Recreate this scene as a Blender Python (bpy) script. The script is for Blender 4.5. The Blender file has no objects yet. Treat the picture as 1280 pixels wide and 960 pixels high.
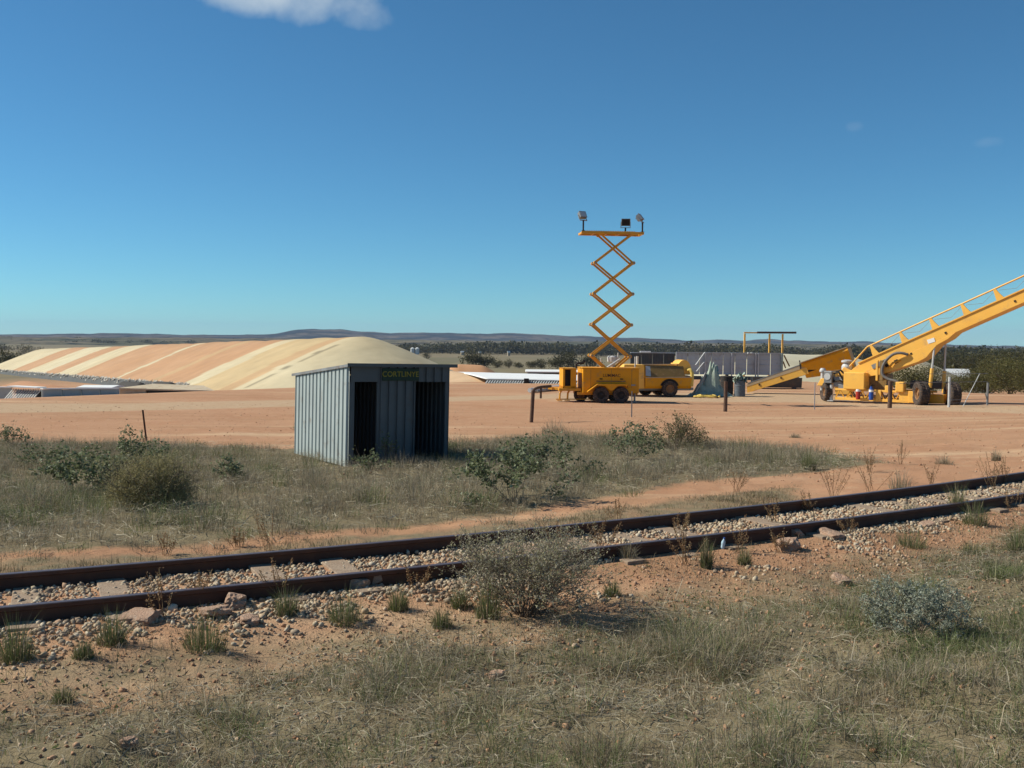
import bpy, bmesh, math, random
import numpy as np
from mathutils import Vector, Matrix

SC = bpy.context.scene
COL = SC.collection
PI = math.pi
R_ = math.radians
# ------------------------------------------------------------------ camera
FPX, PW, PH = 1250.0, 1280.0, 960.0
CAMZ = 3.0
PITCH, ROLL = math.atan((480 - 424.8) / FPX), R_(0.55)
cp, sp_ = math.cos(PITCH), math.sin(PITCH)
Fv = np.array([0, cp, -sp_]); R0 = np.array([1.0, 0, 0]); U0 = np.array([0, sp_, cp])
Rv = math.cos(ROLL) * R0 + math.sin(ROLL) * U0
Uv = -math.sin(ROLL) * R0 + math.cos(ROLL) * U0
cam = bpy.data.cameras.new('camera')
cam.sensor_width = 36.0
cam.lens = FPX / PW * 36.0
cam.clip_start = 0.1
cam.clip_end = 30000
camo = bpy.data.objects.new('camera', cam)
COL.objects.link(camo)
camo.matrix_world = Matrix(((Rv[0], Uv[0], -Fv[0], 0), (Rv[1], Uv[1], -Fv[1], 0), (Rv[2], Uv[2], -Fv[2], CAMZ), (0, 0, 0, 1)))
SC.camera = camo
# ------------------------------------------------------------------ sun, sky, exposure
SUN_AZ = R_(-80)          # measured from +Y towards +X
SUN_EL = R_(39)
sdir = Vector((math.sin(SUN_AZ) * math.cos(SUN_EL), math.cos(SUN_AZ) * math.cos(SUN_EL), math.sin(SUN_EL)))
sl = bpy.data.lights.new('sun', 'SUN')
sl.energy = 5.0
sl.angle = R_(0.53)
sl.color = (1.0, 0.95, 0.81)
so = bpy.data.objects.new('sun', sl)
COL.objects.link(so)
so.rotation_euler = sdir.to_track_quat('Z', 'Y').to_euler()
so.location = (0, 0, 50)
W = bpy.data.worlds.new('World')
SC.world = W
W.use_nodes = True
wn, wl = W.node_tree.nodes, W.node_tree.links
bg = wn['Background']
bg.inputs['Strength'].default_value = 0.094
sky = wn.new('ShaderNodeTexSky')
sky.sky_type = 'NISHITA'
sky.sun_disc = False
sky.sun_elevation = SUN_EL
sky.sun_rotation = SUN_AZ
sky.altitude = 300
sky.air_density = 0.8
sky.dust_density = 0.0
sky.ozone_density = 10.0
# the camera's white balance on the sky light
wb = wn.new('ShaderNodeMix'); wb.data_type = 'RGBA'; wb.blend_type = 'MULTIPLY'; wb.inputs[0].default_value = 1.0
wl.new(sky.outputs[0], wb.inputs[6]); wb.inputs[7].default_value = (0.72, 1.03, 0.90, 1)
wl.new(wb.outputs[2], bg.inputs['Color'])
SC.view_settings.view_transform = 'Standard'
SC.view_settings.look = 'None'
SC.view_settings.exposure = 0.28
SC.view_settings.gamma = 1.0
SC.view_settings.use_curve_mapping = False
SC.cycles.max_bounces = 6
SC.cycles.diffuse_bounces = 3
SC.cycles.glossy_bounces = 2
SC.cycles.transmission_bounces = 3
SC.cycles.volume_bounces = 0
SC.cycles.transparent_max_bounces = 4
SC.cycles.use_adaptive_sampling = True
SC.cycles.use_denoising = True


def ray(px, py):
    d = Fv + Rv * ((px - PW / 2) / FPX) - Uv * ((py - PH / 2) / FPX)
    return d / d[1]                      # one metre of depth (y) per unit


def cloud_sky():
    """thin cloud wisps fixed to sky directions, mixed into the sky light"""
    tc = wn.new('ShaderNodeTexCoord')
    out = wb.outputs[2]
    for (px, py, rx, rz, amp, sc) in ((365, -14, 0.085, 0.034, 0.46, 16), (452, 18, 0.030, 0.016, 0.20, 26), (300, -8, 0.05, 0.018, 0.24, 24),
                                      (1068, 158, 0.009, 0.005, 0.045, 40), (1236, 178, 0.014, 0.005, 0.045, 40)):
        d = ray(px, py); d = d / np.linalg.norm(d)
        r = np.cross(d, (0, 0, 1)); r /= np.linalg.norm(r)
        u = np.cross(r, d)
        def dot(v, k):
            n = wn.new('ShaderNodeVectorMath'); n.operation = 'DOT_PRODUCT'
            wl.new(tc.outputs['Generated'], n.inputs[0]); n.inputs[1].default_value = tuple(np.array(v) / k)
            return n.outputs['Value']
        def mth(op, a, b=None, c=False):
            n = wn.new('ShaderNodeMath'); n.operation = op; n.use_clamp = c
            for i, x in enumerate((a, b)):
                if x is None: continue
                if isinstance(x, (int, float)): n.inputs[i].default_value = x
                else: wl.new(x, n.inputs[i])
            return n.outputs[0]
        a = mth('POWER', mth('ABSOLUTE', dot(r, rx)), 2.0)
        b = mth('POWER', mth('ABSOLUTE', dot(u, rz)), 2.0)
        g = mth('SUBTRACT', 1.0, mth('ADD', a, b))
        front = mth('GREATER_THAN', dot(d, 1.0), 0.5)
        nz = wn.new('ShaderNodeTexNoise'); nz.inputs['Scale'].default_value = sc
        nz.inputs['Detail'].default_value = 5; nz.inputs['Roughness'].default_value = 0.55
        wl.new(tc.outputs['Generated'], nz.inputs['Vector'])
        k = mth('MULTIPLY', mth('SUBTRACT', nz.outputs['Fac'], 0.5), 2.6)
        f = mth('MULTIPLY', mth('ADD', g, k), amp, True)
        f = mth('MULTIPLY', f, mth('MULTIPLY', mth('ADD', g, 0.75), 0.9, True))
        f = mth('MULTIPLY', f, front, True)
        mx = wn.new('ShaderNodeMix'); mx.data_type = 'RGBA'
        wl.new(f, mx.inputs[0]); wl.new(out, mx.inputs[6]); mx.inputs[7].default_value = (6.6, 7.2, 7.2, 1)
        out = mx.outputs[2]
    wl.new(out, bg.inputs['Color'])


cloud_sky()
rng = np.random.default_rng(7)
random.seed(7)


# ------------------------------------------------------------------ noise
def vnoise(x, y, seed=0):
    x = np.asarray(x, float); y = np.asarray(y, float)
    xi = np.floor(x).astype(np.int64); yi = np.floor(y).astype(np.int64)
    xf = x - xi; yf = y - yi
    def h(a, b):
        n = (a * 374761393 + b * 668265263 + seed * 1442695041) & 0x7fffffff
        n = ((n ^ (n >> 13)) * 1274126177) & 0x7fffffff
        return ((n ^ (n >> 16)) & 0xffff) / 65535.0
    u = xf * xf * (3 - 2 * xf); v = yf * yf * (3 - 2 * yf)
    return (h(xi, yi) * (1 - u) + h(xi + 1, yi) * u) * (1 - v) + (h(xi, yi + 1) * (1 - u) + h(xi + 1, yi + 1) * u) * v


def fbm(x, y, seed=0, oct=4):
    s = 0; a = 0.5; t = 0
    for i in range(oct):
        s = s + a * vnoise(np.asarray(x) * 2 ** i + 17.3 * i, np.asarray(y) * 2 ** i - 9.1 * i, seed + i); t += a; a *= 0.5
    return s / t


def sstep(a, b, x):
    t = np.clip((np.asarray(x, float) - a) / (b - a), 0, 1)
    return t * t * (3 - 2 * t)


# ------------------------------------------------------------------ track line
RAILZ = 1.0
_tp = []
for (px, py) in ((0, 757), (430, 719.5), (840, 674), (1060, 645), (1280, 617)):
    d = ray(px, py); k = (RAILZ - CAMZ) / d[2]
    _tp.append((d[0] * k, k))
_tp = np.array(_tp)
TD = _tp[-1] - _tp[0]; TD = TD / np.linalg.norm(TD); TN = np.array([-TD[1], TD[0]])
_u, _v = _tp @ TD, _tp @ TN
TC = np.polyfit(_u, _v, 2)
ULO, UHI = _u.min() - 4, _u.max() + 6


def vrail(u):
    uc = np.clip(u, ULO, UHI)
    return np.polyval(TC, uc) + (u - uc) * np.polyval(np.polyder(TC), uc)


def track_d(x, y):
    u = np.asarray(x) * TD[0] + np.asarray(y) * TD[1]
    return np.asarray(x) * TN[0] + np.asarray(y) * TN[1] - vrail(u)


def track_xy(u, off=0.0):
    v = vrail(u); s = 0.01
    t = np.array([s, vrail(u + s) - v]); t /= np.linalg.norm(t)
    p = TD * (u - off * t[1]) + TN * (v + off * t[0])
    return p[0], p[1], math.atan2((TD * t[0] + TN * t[1])[1], (TD * t[0] + TN * t[1])[0])


GAUGE = 1.137
# ------------------------------------------------------------------ terrain
_PD = [-40, -12, -8.4, -6, -4.5, -3, -1.6, -0.6, -0.15, 0.57, 1.3, 1.8, 2.6, 4.2, 7, 11, 15, 22, 30]
_PZ = [1.5, 1.4, 1.28, 1.1, 0.93, 0.80, 0.775, 0.832, 0.866, 0.868, 0.85, 0.78, 0.76, 0.72, 0.55, 0.30, 0.14, 0.02, 0.0]
_QD = [-50, 0, 10, 30, 60, 120, 200, 300, 500, 900, 2500, 12000]
_QZ = [0, 0, -0.55, -1.9, -3.1, -4.3, -5.6, -8, -11, -13, -14.5, -16]


def qdist(x, y):
    e = (x + 23.6) * -0.766 + (y - 46) * 0.643
    m = y - 88 + 28 * sstep(18, 30, x)
    return np.maximum(e, m)


def T(x, y):
    x = np.asarray(x, float); y = np.asarray(y, float)
    d = track_d(x, y)
    z = np.interp(d, _PD, _PZ) + np.interp(qdist(x, y), _QD, _QZ)
    near = 1 - sstep(18, 45, np.hypot(x, y))
    bal = 1 - sstep(0.9, 1.6, np.abs(d - 0.57))
    z = z + near * (1 - bal) * ((fbm(x * 0.7, y * 0.7, 3) - 0.5) * 0.16 + (fbm(x * 3.5, y * 3.5, 5, 3) - 0.5) * 0.05 + np.maximum(0, fbm(x * 1.9, y * 1.9, 6, 2) - 0.5) * 0.26 * (1 - sstep(-2.6, -1.9, d)))
    z = z + (1 - near) * (fbm(x * 0.08, y * 0.08, 9, 3) - 0.5) * 0.25 * sstep(-2, 6, -qdist(x, y))
    return z


def Tz(x, y):
    return float(T(x, y))


def at_ground(px, py):
    d = ray(px, py)
    t = 3.0
    for i in range(4000):
        z = CAMZ + d[2] * t
        if z <= Tz(d[0] * t, t): break
        t *= 1.006
    lo, hi = t / 1.006, t
    for i in range(20):
        m = (lo + hi) / 2
        if CAMZ + d[2] * m <= Tz(d[0] * m, m): hi = m
        else: lo = m
    return np.array([d[0] * hi, hi, Tz(d[0] * hi, hi)])


def at_depth(px, py, Y):
    d = ray(px, py) * Y
    return np.array([d[0], Y, CAMZ + d[2]])


# ------------------------------------------------------------------ materials
def hexmat(name):
    m = bpy.data.materials.new(name); m.use_nodes = True
    return m, m.node_tree.nodes, m.node_tree.links, m.node_tree.nodes['Principled BSDF']


def N(n, l, kind, **kw):
    nd = n.new(kind)
    for k, v in kw.items():
        if k in nd.inputs:
            if hasattr(v, 'is_linked') or hasattr(v, 'links'): l.new(v, nd.inputs[k])
            else: nd.inputs[k].default_value = v
        else: setattr(nd, k, v)
    return nd


def mixc(n, l, f, a, b):
    m = n.new('ShaderNodeMix'); m.data_type = 'RGBA'
    for i, x in ((0, f), (6, a), (7, b)):
        if isinstance(x, (int, float)): m.inputs[i].default_value = x
        elif isinstance(x, tuple): m.inputs[i].default_value = (*x[:3], 1)
        else: l.new(x, m.inputs[i])
    return m.outputs[2]


def ramp(n, l, f, a, b):
    m = n.new('ShaderNodeMapRange'); m.inputs[1].default_value = a; m.inputs[2].default_value = b
    l.new(f, m.inputs[0]); return m.outputs[0]


def noise(n, l, vec, s, d=4, r=0.55):
    q = n.new('ShaderNodeTexNoise'); q.inputs['Scale'].default_value = s; q.inputs['Detail'].default_value = d
    q.inputs['Roughness'].default_value = r
    if vec is not None: l.new(vec, q.inputs['Vector'])
    return q.outputs['Fac']


def paint(name, c, c2=None, rough=0.55, scale=3.0, dirt=None, dirt_amt=0.4, metal=0.0, bump=0.0):
    """paint, metal or cloth with uneven tone and blotches of dirt"""
    m, n, l, p = hexmat(name)
    tc = n.new('ShaderNodeTexCoord')
    v = tc.outputs['Object']
    c2 = c2 or tuple(x * 0.72 for x in c)
    col = mixc(n, l, ramp(n, l, noise(n, l, v, scale, 5), 0.3, 0.7), c, c2)
    if dirt:
        f = ramp(n, l, noise(n, l, v, scale * 2.7, 6, 0.65), 0.62 - dirt_amt * 0.25, 0.85 - dirt_amt * 0.2)
        col = mixc(n, l, f, col, dirt)
    l.new(col, p.inputs['Base Color'])
    p.inputs['Roughness'].default_value = rough; p.inputs['Metallic'].default_value = metal; p.inputs['Specular IOR Level'].default_value = 0.28
    if bump:
        b = n.new('ShaderNodeBump'); b.inputs['Strength'].default_value = bump; b.inputs['Distance'].default_value = 0.02
        l.new(noise(n, l, v, scale * 8, 4), b.inputs['Height']); l.new(b.outputs[0], p.inputs['Normal'])
    return m


def tintmat(name, rough=0.8, trans=0.0, nscale=0.0, namt=0.3, bump=0.0):
    """colour of each blade, leaf, stone or cloth strip from its own attribute"""
    m, n, l, p = hexmat(name)
    a = n.new('ShaderNodeAttribute'); a.attribute_name = 'tint'
    col = a.outputs['Color']
    tc = n.new('ShaderNodeTexCoord')
    if nscale:
        f = ramp(n, l, noise(n, l, tc.outputs['Object'], nscale, 5), 0.35, 0.7)
        hs = n.new('ShaderNodeHueSaturation'); hs.inputs['Value'].default_value = 1 - namt; l.new(col, hs.inputs['Color'])
        col = mixc(n, l, f, col, hs.outputs[0])
    if bump:
        b = n.new('ShaderNodeBump'); b.inputs['Strength'].default_value = bump; b.inputs['Distance'].default_value = 0.05
        l.new(noise(n, l, tc.outputs['Object'], nscale * 2, 4), b.inputs['Height']); l.new(b.outputs[0], p.inputs['Normal'])
    l.new(col, p.inputs['Base Color']); p.inputs['Roughness'].default_value = rough
    p.inputs['Specular IOR Level'].default_value = 0.25
    if trans:
        t = n.new('ShaderNodeBsdfTranslucent'); l.new(col, t.inputs['Color'])
        mx = n.new('ShaderNodeMixShader'); mx.inputs[0].default_value = trans
        l.new(p.outputs[0], mx.inputs[1]); l.new(t.outputs[0], mx.inputs[2])
        l.new(mx.outputs[0], n['Material Output'].inputs['Surface'])
    return m


M = {}
DUST = (0.42, 0.25, 0.14)
M['yellow'] = paint('yellow_paint', (0.76, 0.335, 0.006), (0.65, 0.27, 0.005), 0.55, 1.2, (0.40, 0.22, 0.08), 0.35)
M['bright_yellow'] = paint('bright_yellow_paint', (0.90, 0.51, 0.10), (0.85, 0.44, 0.075), 0.5, 0.9, (0.55, 0.33, 0.14), 0.3)
M['arm'] = paint('orange_yellow_arm_paint', (0.78, 0.37, 0.03), (0.62, 0.28, 0.025), 0.5, 1.5, (0.33, 0.2, 0.1), 0.4)
M['black'] = paint('black_rubber', (0.022, 0.02, 0.02), (0.035, 0.03, 0.028), 0.8, 4, (0.10, 0.065, 0.045), 0.5)
M['tyre'] = paint('dusty_tyre_rubber', (0.045, 0.038, 0.034), (0.028, 0.025, 0.024), 0.85, 5, (0.17, 0.105, 0.07), 0.7)
M['rim'] = paint('dusty_rim', (0.30, 0.15, 0.05), (0.2, 0.1, 0.05), 0.6, 6, (0.25, 0.15, 0.09), 0.6)
M['dark'] = paint('dark_grille', (0.018, 0.014, 0.012), (0.03, 0.022, 0.018), 0.7, 6)
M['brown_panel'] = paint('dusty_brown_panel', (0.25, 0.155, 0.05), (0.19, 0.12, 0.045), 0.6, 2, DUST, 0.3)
M['steel'] = paint('grey_steel', (0.30, 0.31, 0.31), (0.22, 0.22, 0.22), 0.45, 5, (0.25, 0.17, 0.1), 0.3, 0.4)
M['pale'] = paint('pale_galvanised', (0.55, 0.56, 0.55), (0.45, 0.46, 0.46), 0.5, 5, (0.35, 0.27, 0.2), 0.3)
M['white'] = paint('white_sheet', (0.80, 0.80, 0.78), (0.74, 0.74, 0.73), 0.6, 1.5, (0.6, 0.5, 0.4), 0.2)
M['hose'] = paint('grey_hose_rubber', (0.13, 0.12, 0.115), (0.17, 0.155, 0.14), 0.6, 5)
M['tan'] = paint('dusty_tan_cover', (0.50, 0.37, 0.23), (0.42, 0.31, 0.19), 0.7, 2, DUST, 0.3)
M['ragged'] = paint('grubby_white_sheet', (0.62, 0.58, 0.5), (0.30, 0.27, 0.23), 0.8, 1.1, (0.08, 0.07, 0.06), 0.7)
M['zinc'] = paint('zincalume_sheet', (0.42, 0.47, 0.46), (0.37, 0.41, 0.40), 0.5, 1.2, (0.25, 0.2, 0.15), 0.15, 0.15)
M['zinc_shade'] = paint('shade_toned_zinc_sheet', (0.125, 0.128, 0.13), (0.10, 0.102, 0.105), 0.55, 1.4, (0.13, 0.09, 0.06), 0.2, 0.1)  # darker copy of the zinc sheet, shade of the unlit walls in its colour
M['roofm'] = paint('roof_sheet', (0.30, 0.31, 0.32), (0.2, 0.2, 0.2), 0.5, 2, (0.2, 0.12, 0.08), 0.4, 0.2)
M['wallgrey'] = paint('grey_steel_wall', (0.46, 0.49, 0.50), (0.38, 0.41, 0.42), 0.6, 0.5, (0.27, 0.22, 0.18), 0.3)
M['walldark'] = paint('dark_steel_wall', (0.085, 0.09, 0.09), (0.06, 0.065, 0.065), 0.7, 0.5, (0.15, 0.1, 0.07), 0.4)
M['beige'] = paint('beige_concrete', (0.55, 0.46, 0.33), (0.45, 0.37, 0.26), 0.85, 1.5, DUST, 0.5, 0, 0.2)
M['signgreen'] = paint('dark_green_sign', (0.018, 0.04, 0.022), (0.015, 0.032, 0.02), 0.5, 4)
M['signyellow'] = paint('yellow_lettering', (0.34, 0.25, 0.02), (0.29, 0.21, 0.02), 0.5, 6)
M['logo'] = paint('dark_lettering', (0.06, 0.025, 0.015), (0.05, 0.02, 0.015), 0.6, 6)
M['timber'] = paint('weathered_timber', (0.13, 0.075, 0.05), (0.085, 0.05, 0.035), 0.85, 6, (0.2, 0.14, 0.1), 0.4, 0, 0.4)
M['sleeper'] = paint('dusty_sleeper', (0.33, 0.255, 0.185), (0.26, 0.18, 0.125), 0.9, 5, (0.22, 0.14, 0.09), 0.5, 0, 0.5)
M['rail'] = paint('rusty_rail', (0.115, 0.055, 0.036), (0.075, 0.038, 0.027), 0.75, 5, (0.12, 0.06, 0.035), 0.4, 0.1)
M['railhead'] = paint('worn_rail_head', (0.16, 0.115, 0.11), (0.12, 0.08, 0.075), 0.38, 4, (0.14, 0.07, 0.05), 0.3, 0.5)
M['greentarp'] = paint('grey_green_tarp', (0.36, 0.43, 0.36), (0.25, 0.31, 0.25), 0.75, 3, (0.46, 0.51, 0.45), 0.5, 0, 0.6)
M['drum'] = paint('blue_grey_drum', (0.12, 0.14, 0.165), (0.095, 0.11, 0.13), 0.55, 3, (0.2, 0.15, 0.1), 0.3)
M['red'] = paint('red_enamel', (0.42, 0.04, 0.025), (0.36, 0.035, 0.02), 0.4, 4)
M['blue'] = paint('blue_enamel', (0.03, 0.09, 0.38), (0.025, 0.075, 0.3), 0.4, 4)
M['yhose'] = paint('yellow_hose', (0.72, 0.52, 0.12), (0.62, 0.43, 0.1), 0.6, 4)
M['bottle'] = paint('pale_blue_plastic', (0.45, 0.62, 0.72), (0.4, 0.55, 0.66), 0.35, 4)
M['bark'] = paint('grey_brown_bark', (0.17, 0.125, 0.09), (0.11, 0.08, 0.06), 0.9, 3)
M['cream'] = tintmat('dusty_grain_sheet', 0.85, 0, 0.35, 0.14, 0.25)
M['grass'] = tintmat('grass_blades', 0.75, 0.26)
M['leaf'] = tintmat('leaves', 0.6, 0.34)
M['twig'] = tintmat('twigs', 0.9)
M['stone'] = tintmat('stones', 0.9, 0, 25, 0.25)
M['rock'] = paint('pinkish_rock', (0.42, 0.27, 0.19), (0.3, 0.19, 0.13), 0.95, 9, (0.5, 0.4, 0.31), 0.4, 0, 0.8)
M['roof_red'] = paint('pale_roof', (0.7, 0.68, 0.64), (0.6, 0.58, 0.55), 0.7, 1)


def ground_mat():
    m, n, l, p = hexmat('red_dirt_ground')
    a = n.new('ShaderNodeAttribute'); a.attribute_name = 'masks'
    sep = n.new('ShaderNodeSeparateColor'); l.new(a.outputs['Color'], sep.inputs[0])
    road, litter, field = sep.outputs[0], sep.outputs[1], sep.outputs[2]
    tc = n.new('ShaderNodeTexCoord'); v = tc.outputs['Object']
    nb = noise(n, l, v, 0.35, 6, 0.6); nm = noise(n, l, v, 2.3, 6, 0.65); nf = noise(n, l, v, 14, 6, 0.75); nff = noise(n, l, v, 60, 4, 0.7)
    red = mixc(n, l, ramp(n, l, nb, 0.3, 0.7), (0.468, 0.268, 0.158), (0.405, 0.212, 0.118))
    red = mixc(n, l, ramp(n, l, nm, 0.52, 0.75), red, (0.50, 0.315, 0.19))
    red = mixc(n, l, ramp(n, l, nf, 0.56, 0.74), red, (0.28, 0.15, 0.085))
    red = mixc(n, l, ramp(n, l, nff, 0.6, 0.8), red, (0.52, 0.36, 0.25))
    # wheel ruts and graded streaks lying along the yard
    mp = n.new('ShaderNodeMapping'); mp.inputs['Rotation'].default_value = (0, 0, R_(-9)); mp.inputs['Scale'].default_value = (0.05, 0.9, 1); l.new(v, mp.inputs['Vector'])
    ns = noise(n, l, mp.outputs[0], 1.0, 5, 0.6)
    red = mixc(n, l, ramp(n, l, ns, 0.53, 0.66), red, (0.385, 0.218, 0.122))
    mp2 = n.new('ShaderNodeMapping'); mp2.inputs['Rotation'].default_value = (0, 0, R_(-22)); mp2.inputs['Scale'].default_value = (0.04, 0.5, 1); l.new(v, mp2.inputs['Vector'])
    red = mixc(n, l, ramp(n, l, noise(n, l, mp2.outputs[0], 1.0, 5, 0.6), 0.55, 0.66), red, (0.53, 0.35, 0.215))
    pale = mixc(n, l, ramp(n, l, nm, 0.35, 0.7), (0.48, 0.345, 0.225), (0.44, 0.285, 0.17))
    soil = mixc(n, l, ramp(n, l, nf, 0.35, 0.65), (0.24, 0.19, 0.115), (0.16, 0.13, 0.075))
    soil = mixc(n, l, ramp(n, l, nff, 0.5, 0.75), soil, (0.26, 0.21, 0.14))
    vo = n.new('ShaderNodeTexVoronoi'); vo.inputs['Scale'].default_value = 0.0035; vo.inputs['Randomness'].default_value = 0.8
    l.new(v, vo.inputs['Vector'])
    fs = n.new('ShaderNodeSeparateColor'); l.new(vo.outputs['Color'], fs.inputs[0])
    fld = mixc(n, l, fs.outputs[0], (0.235, 0.185, 0.11), (0.145, 0.135, 0.075))
    fld = mixc(n, l, ramp(n, l, noise(n, l, v, 0.02, 6, 0.6), 0.45, 0.7), fld, (0.17, 0.14, 0.09))
    def edge(mask):
        s = n.new('ShaderNodeMath'); s.operation = 'ADD'; l.new(mask, s.inputs[0])
        q = n.new('ShaderNodeMath'); q.operation = 'MULTIPLY_ADD'; l.new(nm, q.inputs[0]); q.inputs[1].default_value = 0.9; q.inputs[2].default_value = -0.45
        l.new(q.outputs[0], s.inputs[1])
        return ramp(n, l, s.outputs[0], 0.3, 0.7)
    c = mixc(n, l, edge(road), red, pale)
    c = mixc(n, l, edge(litter), c, soil)
    c = mixc(n, l, field, c, fld)
    l.new(c, p.inputs['Base Color']); p.inputs['Roughness'].default_value = 0.95; p.inputs['Specular IOR Level'].default_value = 0.1
    ad = n.new('ShaderNodeMath'); ad.operation = 'ADD'; l.new(nf, ad.inputs[0]); l.new(nff, ad.inputs[1])
    b = n.new('ShaderNodeBump'); b.inputs['Strength'].default_value = 0.55; b.inputs['Distance'].default_value = 0.035
    l.new(ad.outputs[0], b.inputs['Height']); l.new(b.outputs[0], p.inputs['Normal'])
    return m


# ------------------------------------------------------------------ mesh helpers
def tagit(o, label=None, cat=None, group=None, kind=None):
    if label: o['label'] = label
    if cat: o['category'] = cat
    if group: o['group'] = group
    if kind: o['kind'] = kind
    return o


def thing(name, label, cat, loc=(0, 0, 0), rz=0.0, group=None):
    o = bpy.data.objects.new(name, None); COL.objects.link(o)
    o.empty_display_size = 0.2
    o.location = tuple(float(c) for c in loc); o.rotation_euler = (0, 0, rz)
    return tagit(o, label, cat, group)


def copy_tree(o, parent=None):
    c = o.copy(); COL.objects.link(c); c.parent = parent
    for ch in list(o.children): copy_tree(ch, c)
    return c


def mesh_np(name, V, F, mat, tint=None, parent=None, attr='tint', smooth=False):
    V = np.asarray(V, np.float32); F = np.asarray(F, np.int32)
    me = bpy.data.meshes.new(name)
    k = F.shape[1]
    me.vertices.add(len(V)); me.vertices.foreach_set('co', V.ravel())
    me.loops.add(F.size); me.loops.foreach_set('vertex_index', F.ravel())
    me.polygons.add(len(F)); me.polygons.foreach_set('loop_start', np.arange(len(F), dtype=np.int32) * k)
    me.polygons.foreach_set('loop_total', np.full(len(F), k, np.int32))
    if smooth: me.polygons.foreach_set('use_smooth', np.ones(len(F), bool))
    me.update(calc_edges=True)
    if tint is not None:
        a = me.attributes.new(attr, 'FLOAT_COLOR', 'POINT')
        c = np.ones((len(V), 4), np.float32); c[:, :3] = tint
        a.data.foreach_set('color', c.ravel())
    me.materials.append(mat)
    o = bpy.data.objects.new(name, me); COL.objects.link(o)
    if parent is not None: o.parent = parent
    return o


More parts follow.
